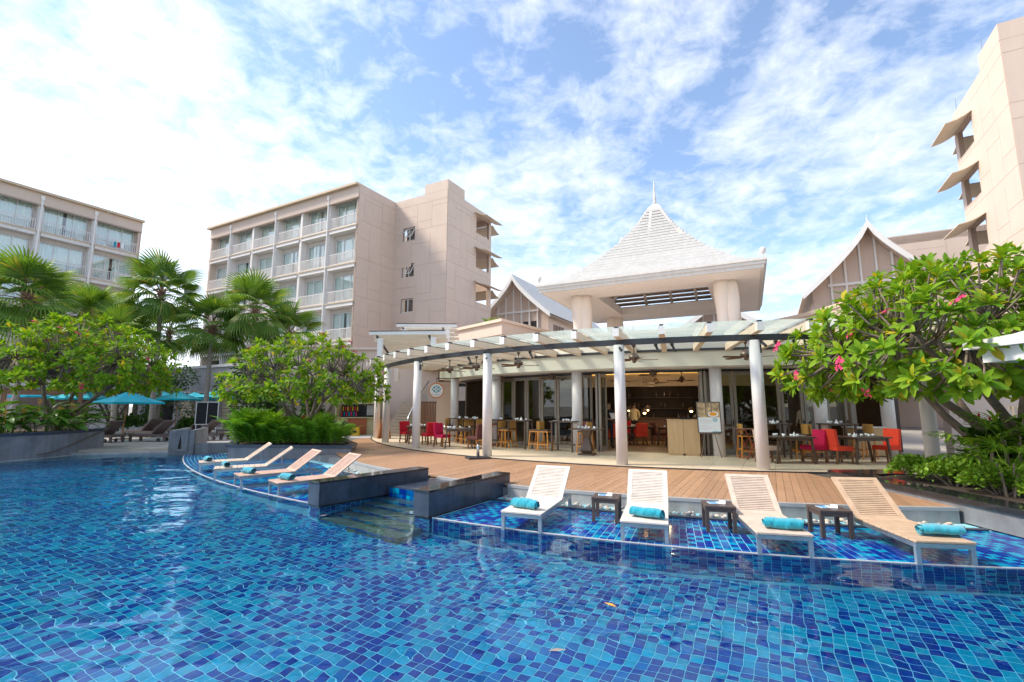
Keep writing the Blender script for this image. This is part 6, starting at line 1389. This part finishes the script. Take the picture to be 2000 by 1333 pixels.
# ---- fan palms
def fan_mesh(l, n, spread, droop, pet):
    m = MB(); m.tube([(0, 0, 0), (0, pet * .5, .05), (0, pet, .0)], [.022, .016, .010], 5)
    for k in range(n):
        a = -spread / 2 + spread * (k + .5) / n; h = spread / n * .47; ll = l * (.72 + .28 * cos(a * .75)); P = lambda r, aa, z: (r * sin(aa), pet + r * cos(aa), z)
        z1 = .03; rmid = ll * .55
        m.add([P(0, a, 0), P(rmid, a - h, -droop * .12), P(rmid, a, -droop * .12 + .035), P(rmid, a + h, -droop * .12), P(ll * .85, a - h * .35, -droop * .55), P(ll * .85, a + h * .35, -droop * .55), P(ll, a, -droop)],
              [(0, 2, 1), (0, 3, 2), (1, 2, 4), (2, 3, 5), (2, 5, 4), (4, 5, 6)], 1)
    return m.mesh('frond', ['palm_bark', 'palm_leaf'], False)
FANS = [fan_mesh(1.0, 26, radians(s_), d, p) for s_, d, p in ((235, .28, .95), (215, .42, 1.05), (200, .60, .9))]
def palm(base, h, scale, nf, seed, label, rt_=.14):
    rn = random.Random(seed); t = empty('fan_palm', base, rn.uniform(0, 6), label, 'palm', 'fan palms on the terrace')
    m = MB(); n = 26; lean = (rn.uniform(-.35, .35), rn.uniform(-.35, .35)); pts = [(lean[0] * (i / n) ** 2, lean[1] * (i / n) ** 2, h * i / n) for i in range(n + 1)]
    m.tube(pts, [rt_ * (1.35 if i == 0 else (1.0 - .25 * i / n)) * (1 + .07 * (i % 2)) for i in range(n + 1)], 10); m.build('trunk', 'palm_grey', t, True)
    m = MB(); top = Vector(pts[-1])
    for k in range(22):
        a = k * 2.4; z = -.75 * (1 - k / 22); r = rt_ * .9; m.beam(top + Vector((r * cos(a), r * sin(a), z)), top + Vector((2.1 * r * cos(a), 2.1 * r * sin(a), z + .26)), .07, .025)
    m.tube([top - Vector((0, 0, .8)), top, top + Vector((0, 0, .25))], [rt_ * .95, rt_ * .9, .03], 8); m.build('leaf_bases', 'palm_bark', t)
    for k in range(nf):
        f = (k + .5) / nf; el = radians(lerp(82, -48, f ** .85)) + rn.uniform(-.12, .12); a = k * 2.399 + rn.uniform(-.25, .25)
        d = Vector((cos(a) * cos(el), sin(a) * cos(el), sin(el))); inst('frond', FANS[0 if f < .4 else (1 if f < .75 else 2)], t, None, M=basis(d, Vector((0, 0, 1)), top + Vector((0, 0, .1 - .35 * f)), scale * rn.uniform(.88, 1.12), rn.uniform(-.35, .35)))
PALMS = [((-24.6, 23.6), 7.25, 1.28, 38, 'large fan palm at the far left edge'), ((-26.3, 29.4), 7.1, 1.25, 30, 'fan palm second from the left before the left hotel'), ((-21.4, 28.4), 8.6, 1.30, 32, 'tall fan palm between the two hotels'), ((-24.2, 32.6), 7.0, 1.2, 26, 'fan palm behind the tall one'), ((-18.5, 28.8), 6.6, 1.2, 30, 'fan palm left of the middle hotel'), ((-15.7, 28.6), 7.6, 1.28, 32, 'fan palm before the balconies of the middle hotel'), ((-14.6, 30.8), 6.5, 1.2, 26, 'lower fan palm right before the balconies'), ((-22.3, 26.8), 5.6, 1.15, 26, 'short fan palm behind the left frangipani'), ((-30.5, 30.5), 7.5, 1.4, 28, 'fan palm farthest left behind the cabana')]
for i, ((x, y), h, s_, n, lab) in enumerate(PALMS): palm((x, y, .15), h, s_, n, 200 + i, lab)
# ---- leafy trees
def leafy_tree(base, h, rad, nleaf, seed, label, leafm='dark_leaf', ls=.20, grp='trees round the garden'):
    rn = random.Random(seed); t = empty('leafy_tree', base, 0, label, 'tree', grp); m = MB(); m.tube([(0, 0, -.1), (.05, 0, h * .3), (.1, .05, h * .62)], [.16, .12, .07], 8); blobs = []
    for k in range(16):
        a = rn.uniform(0, 6.28); r = rn.uniform(.1, .75); z = rn.uniform(.30, .92); b = Vector((rad * r * cos(a), rad * r * sin(a), h * z)); blobs.append((b, rad * rn.uniform(.28, .45))); m.tube([(.08, .04, h * .35), b * .6 + Vector((0, 0, h * .18)), b], [.07, .04, .015], 5)
    m.build('trunk', 'bark', t, True); lv = Leaves(); v, f = np.array([(0, 0, 0), (-.25, .5, .06), (0, 1, -.05), (.25, .5, .06), (0, .5, 0)], np.float32), [(0, 4, 1), (0, 3, 4), (1, 4, 2), (4, 3, 2)]
    for k in range(nleaf):
        b, r = blobs[k % len(blobs)]; d = Vector((rn.gauss(0, 1), rn.gauss(0, 1), rn.gauss(0, 1) * .8)).normalized(); p = b + d * r * rn.uniform(.45, 1.0); ld = (d + Vector((rn.uniform(-1, 1), rn.uniform(-1, 1), rn.uniform(-.7, .5)))).normalized()
        lv.add(v, f, basis(ld, Vector((0, 0, 1)), p, ls * rn.uniform(.7, 1.3), rn.uniform(-1, 1)))
    lv.build('crown', leafm, t, False)
TREES = [((-17.3, 32.0), 6.6, 2.3, 3000, 'dense dark tree behind the black board'), ((-14.2, 27.8), 4.6, 1.9, 2600, 'dark leafy tree behind the centre planter'), ((-33, 36), 5.5, 3.0, 3200, 'dark garden tree at the far left'), ((-28, 38), 5.0, 2.6, 2600, 'dark garden tree behind the umbrellas'), ((-11.5, 27.0), 3.2, 1.1, 1300, 'small dark tree left of the kiosk')]
for i, ((x, y), h, r, n, lab) in enumerate(TREES): leafy_tree((x, y, .12), h, r, n, 300 + i, lab, 'dark_leaf', .24)
# garden behind the viewer, mirrored in the glass doors
for i, (x, y, h, r) in enumerate(((-16, -15, 7.5, 4.0), (-7.5, -17, 6.5, 3.8), (0, -16, 7.5, 4.2), (8, -15, 6.5, 3.8), (16, -12, 7.5, 4.0), (14.5, -3, 5.5, 2.8))):
    leafy_tree((x, y, .12), h, r, 1500, 320 + i, 'garden tree behind the viewer, number %s from the left' % ordn[i], 'dark_leaf', .5)
for i, (x, y) in enumerate(((-4, -11.5), (3.5, -11.5), (10.5, -9))): umbrella((x, y, .12), 1.6, 2.6, 'turquoise umbrella behind the viewer, %s from the left' % ordn[i], 'umbrellas behind the viewer')
# ---- ferns, shrubs and flowers in the planters
def fern_frond(n=13):
    vs, fs = [], []
    def q(*p):
        b = len(vs); vs.extend(p); fs.append(tuple(range(b, b + len(p))))
    pos = lambda t: Vector((0, t * .92, .38 * sin(t * 2.2) - .12 * t * t))
    for k in range(n):
        t = .08 + .9 * k / n; p = pos(t); w = .26 * sin(pi * (t * .85 + .12)) ; 
        for s_ in (-1, 1): q(tuple(p + Vector((0, -.022, 0))), tuple(p + Vector((s_ * w * .5, .03, .012))), tuple(p + Vector((s_ * w, .10, -.03))), tuple(p + Vector((s_ * w * .45, .075, .0))), tuple(p + Vector((0, .03, 0))))
    return np.array(vs, np.float32), fs
FV, FF = fern_frond()
def fern_bed(poly, n, z, seed, label, sc_=.75):
    rn = random.Random(seed); lv = Leaves(); xs = [p[0] for p in poly]; ys = [p[1] for p in poly]
    def inside(x, y):
        c = False; j = len(poly) - 1
        for i in range(len(poly)):
            if (poly[i][1] > y) != (poly[j][1] > y) and x < (poly[j][0] - poly[i][0]) * (y - poly[i][1]) / (poly[j][1] - poly[i][1]) + poly[i][0]: c = not c
            j = i
        return c
    out_ = []
    while len(out_) < n:
        x, y = rn.uniform(min(xs), max(xs)), rn.uniform(min(ys), max(ys))
        if inside(x, y): out_.append((x, y))
    return out_, lv, rn
def ferns(cx_, cy_2, r, n, z, seed, label, s_=.8, mt='fern_leaf'):
    rn = random.Random(seed); t = empty('fern', (cx_, cy_2, z), 0, label, 'fern', 'ferns in the centre planter'); lv = Leaves()
    for k in range(n):
        a = rn.uniform(0, 6.28); rr_ = r * sqrt(rn.random()); p = Vector((rr_ * cos(a), rr_ * sin(a), rn.uniform(0, .10))); el = rn.uniform(.35, 1.25); da = a + rn.uniform(-.9, .9); d = Vector((cos(da) * cos(el), sin(da) * cos(el), sin(el)))
        lv.add(FV, FF, basis(d, Vector((0, 0, 1)), p, s_ * rn.uniform(.7, 1.25), rn.uniform(-.3, .3)))
    lv.build('fronds', mt, t, False); return t
for i, (x, y, r, n, s_, lab) in enumerate(((-10.1, 18.55, .65, 70, 1.25, 'bushy fern at the left end of the centre planter'), (-9.3, 18.3, .6, 60, 1.15, 'bushy fern second from the left in the centre planter'), (-8.4, 18.2, .6, 50, .95, 'fern in the middle of the centre planter'), (-7.5, 18.05, .6, 55, 1.05, 'fern right of the frangipani trunk in the centre planter'), (-6.65, 18.0, .45, 45, .85, 'fern at the right end of the centre planter'), (-10.3, 19.6, .6, 50, 1.2, 'fern at the back left of the centre planter'))): ferns(x, y, r, n, .44, 400 + i, lab, s_)
def shrub(loc, r, h, n, seed, label, mt, ls=.12, grp='low shrubs in the planters', flowers=0, fm='flower_red', aspect=.35):
    rn = random.Random(seed); t = empty('shrub', loc, 0, label, 'shrub', grp); lv = Leaves(); v = np.array([(0, 0, 0), (-aspect, .5, .08), (0, 1, -.08), (aspect, .5, .08), (0, .5, 0)], np.float32); f = [(0, 4, 1), (0, 3, 4), (1, 4, 2), (4, 3, 2)]
    lumps = [(rn.uniform(-.6, .6) * r, rn.uniform(-.6, .6) * r, rn.uniform(.35, .75) * h) for _ in range(9)]
    for k in range(n):
        l = lumps[k % 9]; d = Vector((rn.gauss(0, 1), rn.gauss(0, 1), abs(rn.gauss(0, 1)) * .9 - .25)).normalized(); p = Vector(l) + Vector((d.x * r * .5, d.y * r * .5, d.z * h * .42)) * rn.uniform(.55, 1.05); p.z = max(p.z, .02); ld = (d * .8 + Vector((rn.uniform(-1, 1), rn.uniform(-1, 1), rn.uniform(-.2, .8)))).normalized()
        lv.add(v, f, basis(ld, Vector((0, 0, 1)), p, ls * rn.uniform(.6, 1.3), rn.uniform(-.8, .8)))
    lv.build('foliage', mt, t, False); m = MB()
    for l in lumps: m.tube([(l[0] * .2, l[1] * .2, -.03), l], [.015, .006], 5)
    m.build('stems', 'bark', t)
    for k in range(flowers):
        l = lumps[k % 9]; m = MB(); m.lathe([(.008, 0), (.024, .02), (.02, .06), (.005, .10)], (l[0] + rn.uniform(-.2, .2), l[1] + rn.uniform(-.2, .2), h * rn.uniform(.75, 1.1)), 6); m.build('flower', fm, t, True)
    return t
shrub((-8.3, 18.75, .44), .8, .95, 1500, 1, 'dark reddish shrub round the frangipani trunk', 'dark_leaf', .15, flowers=14)
shrub((-7.2, 18.6, .44), .7, .85, 1200, 2, 'dark shrub with red buds right of the frangipani trunk', 'dark_leaf', .15, flowers=10)
shrub((-9.3, 19.2, .44), .6, .95, 800, 3, 'copper leaved shrub behind the ferns', 'red_leaf', .2)
for i, (x, y, r, h, lab) in enumerate(((8.35, 10.05, .5, .42, 'beside the black coping at the far end'), (8.9, 9.7, .5, .45, 'second from the far end'), (8.35, 9.2, .5, .42, 'third from the far end'), (9.1, 8.95, .5, .48, 'below the frangipani limbs'), (8.35, 8.35, .48, .42, 'in the middle near the coping'), (9.0, 8.1, .5, .48, 'in the middle behind the coping row'), (8.35, 7.5, .48, .42, 'nearest the right edge by the coping'), (9.0, 7.2, .5, .5, 'at the right edge'), (8.4, 6.6, .5, .45, 'just outside the right edge'))):
    shrub((x, y, .40), r, h, 1500, 20 + i, 'bright green low shrub in the right planter, ' + lab, 'hedge_leaf', .085, 'low green shrubs in the right planter', aspect=.38)
shrub((9.75, 9.6, .40), .6, 1.15, 900, 41, 'tall red flowering ginger shrub before the beige wall', 'dark_leaf', .26, 'flowering shrubs in the right planter', 10, aspect=.3); shrub((10.0, 8.5, .40), .6, .95, 800, 42, 'dark ginger shrub with red buds behind the yellow fan palm', 'dark_leaf', .24, 'flowering shrubs in the right planter', 8, aspect=.3)
def rhapis(loc, seed, label, n=9, s_=.42, h=1.0):
    rn = random.Random(seed); t = empty('lady_palm', loc, 0, label, 'palm', 'yellow green lady palms'); m = MB()
    for k in range(4): a = k * 1.7; m.tube([(.06 * cos(a), .06 * sin(a), 0), (.14 * cos(a), .14 * sin(a), h * rn.uniform(.7, 1))], .014, 6)
    m.build('cane', 'bark', t)
    for k in range(n):
        a = k * 2.4 + rn.uniform(-.3, .3); el = rn.uniform(.15, 1.0); b = Vector((.1 * cos(a), .1 * sin(a), h * rn.uniform(.55, 1.0))); d = Vector((cos(a) * cos(el), sin(a) * cos(el), sin(el))); tip = b + d * .32; lv = Leaves(); st_ = MB(); st_.tube([b, tip], .006, 4)
        for j in range(8):
            aa = -1.25 + 2.5 * j / 7; vv, ff = leaf_mesh_data(1, .13, .45, .02); x = d.cross(Vector((0, 0, 1))).normalized(); ld = (d * cos(aa) + x * sin(aa) + Vector((0, 0, .10))).normalized(); lv.add(vv, ff, basis(ld, Vector((0, 0, 1)), tip, s_ * rn.uniform(.85, 1.1)))
        fo = lv.build('frond', 'rhapis_leaf', t, True, False); st_.build('stalk', 'rhapis_leaf', fo)
rhapis((8.78, 9.0, .40), 1, 'yellow green lady palm under the frangipani', 11, .40, .85); rhapis((8.3, 8.15, .40), 2, 'smaller yellow green lady palm at the lower right edge', 10, .34, .55); rhapis((8.95, 8.65, .40), 3, 'taller yellow green lady palm at the right edge', 11, .42, 1.1)
def heliconia(loc, seed, label, n, h, flowers):
    rn = random.Random(seed); t = empty('heliconia', loc, 0, label, 'plant', 'heliconias in the left planter'); lv = Leaves(); m = MB(); V_, F_ = leaf_mesh_data(1, .27, .35, .05)
    for k in range(n):
        a = rn.uniform(0, 6.28); r = .45 * sqrt(rn.random()); b = Vector((r * cos(a), r * sin(a), 0)); tp = b + Vector((cos(a) * .22, sin(a) * .22, h * rn.uniform(.3, .95))); m.tube([b, b.lerp(tp, .5) + Vector((0, 0, .05)), tp], [.014, .011, .007], 5)
        for j in range(3):
            aa = a + rn.uniform(-1.6, 1.6); el = rn.uniform(-.05, .85); d = Vector((cos(aa) * cos(el), sin(aa) * cos(el), sin(el))); lv.add(V_, F_, basis(d, Vector((0, 0, 1)), b.lerp(tp, .55 + .22 * j), rn.uniform(.5, .85), rn.uniform(-.5, .5)))
    m.build('stalks', 'heli_leaf', t, True); lv.build('leaves', 'heli_leaf', t)
    for k in range(flowers):
        p = Vector((rn.uniform(-.3, .6), rn.uniform(-.55, -.1), h * rn.uniform(.6, 1.05))); m = MB()
        for j in range(5): s_ = 1 if j % 2 else -1; m.add([p + Vector((0, 0, j * .035)), p + Vector((s_ * .05, 0, j * .035 + .03)), p + Vector((s_ * .12, -.02, j * .035 + .045)), p + Vector((s_ * .05, 0, j * .035 - .005))], [(0, 1, 2, 3)])
        m.tube([p - Vector((0, 0, .3)), p + Vector((0, 0, .16))], .008, 5); m.build('flower', 'flower_yellow', t)
HEL = [(-18.9, 14.6, 'nearest the left edge'), (-18.7, 15.6, 'second from the left edge'), (-18.4, 16.5, 'third from the left edge'), (-18.2, 17.4, 'in the middle of the wall'), (-18.0, 18.3, 'right of the middle'), (-17.9, 19.1, 'before the frangipani trunk'), (-18.2, 20.0, 'at the right end by the handrail'), (-19.6, 16.9, 'in the second row left'), (-19.4, 18.2, 'in the second row right')]
for i, (x, y, lab) in enumerate(HEL): heliconia((x, y, .90), 60 + i, 'yellow flowering heliconia clump in the left planter, ' + lab, 13, 1.05 if i != 5 else .9, 2 if i < 7 else 1)
for i, (x, y, h, lab) in enumerate(((-23.5, 29.5, 1.1, 'left behind the loungers'), (-20.3, 30.3, .9, 'middle behind the loungers'), (-17.2, 30.6, 1.0, 'right behind the loungers'), (-12.4, 25.9, .9, 'beside the paved corner behind the planter'), (-15.0, 31.2, .8, 'under the small fan palm'))): shrub((x, y, .17), .9, h, 900, 80 + i, 'dark green garden shrub, ' + lab, 'dark_leaf', .2, 'garden shrubs behind the terrace')
# small potted palms on the upper parapets
for i, (x, y, z, lab) in enumerate(((15.75, 21.4, 6.5, 'left plant above the right parapet'), (16.1, 20.4, 6.55, 'right plant above the right parapet'), (-1.45, 29.5, 6.65, 'plant above the left parapet'))):
    rn = random.Random(i); t = empty('parapet_plant', (x, y, z), 0, 'spiky green ' + lab, 'plant'); lv = Leaves(); vv, ff = leaf_mesh_data(1, .12, .5, .02)
    for k in range(34): a = k * 2.4; el = rn.uniform(.1, 1.3); lv.add(vv, ff, basis((cos(a) * cos(el), sin(a) * cos(el), sin(el)), Vector((0, 0, 1)), (0, 0, .15), rn.uniform(.6, .95)))
    lv.build('leaves', 'palm_leaf', t); m = MB(); m.lathe([(.14, -.2), (.18, .12)], (0, 0, 0), 10); m.build('pot', 'beige', t)
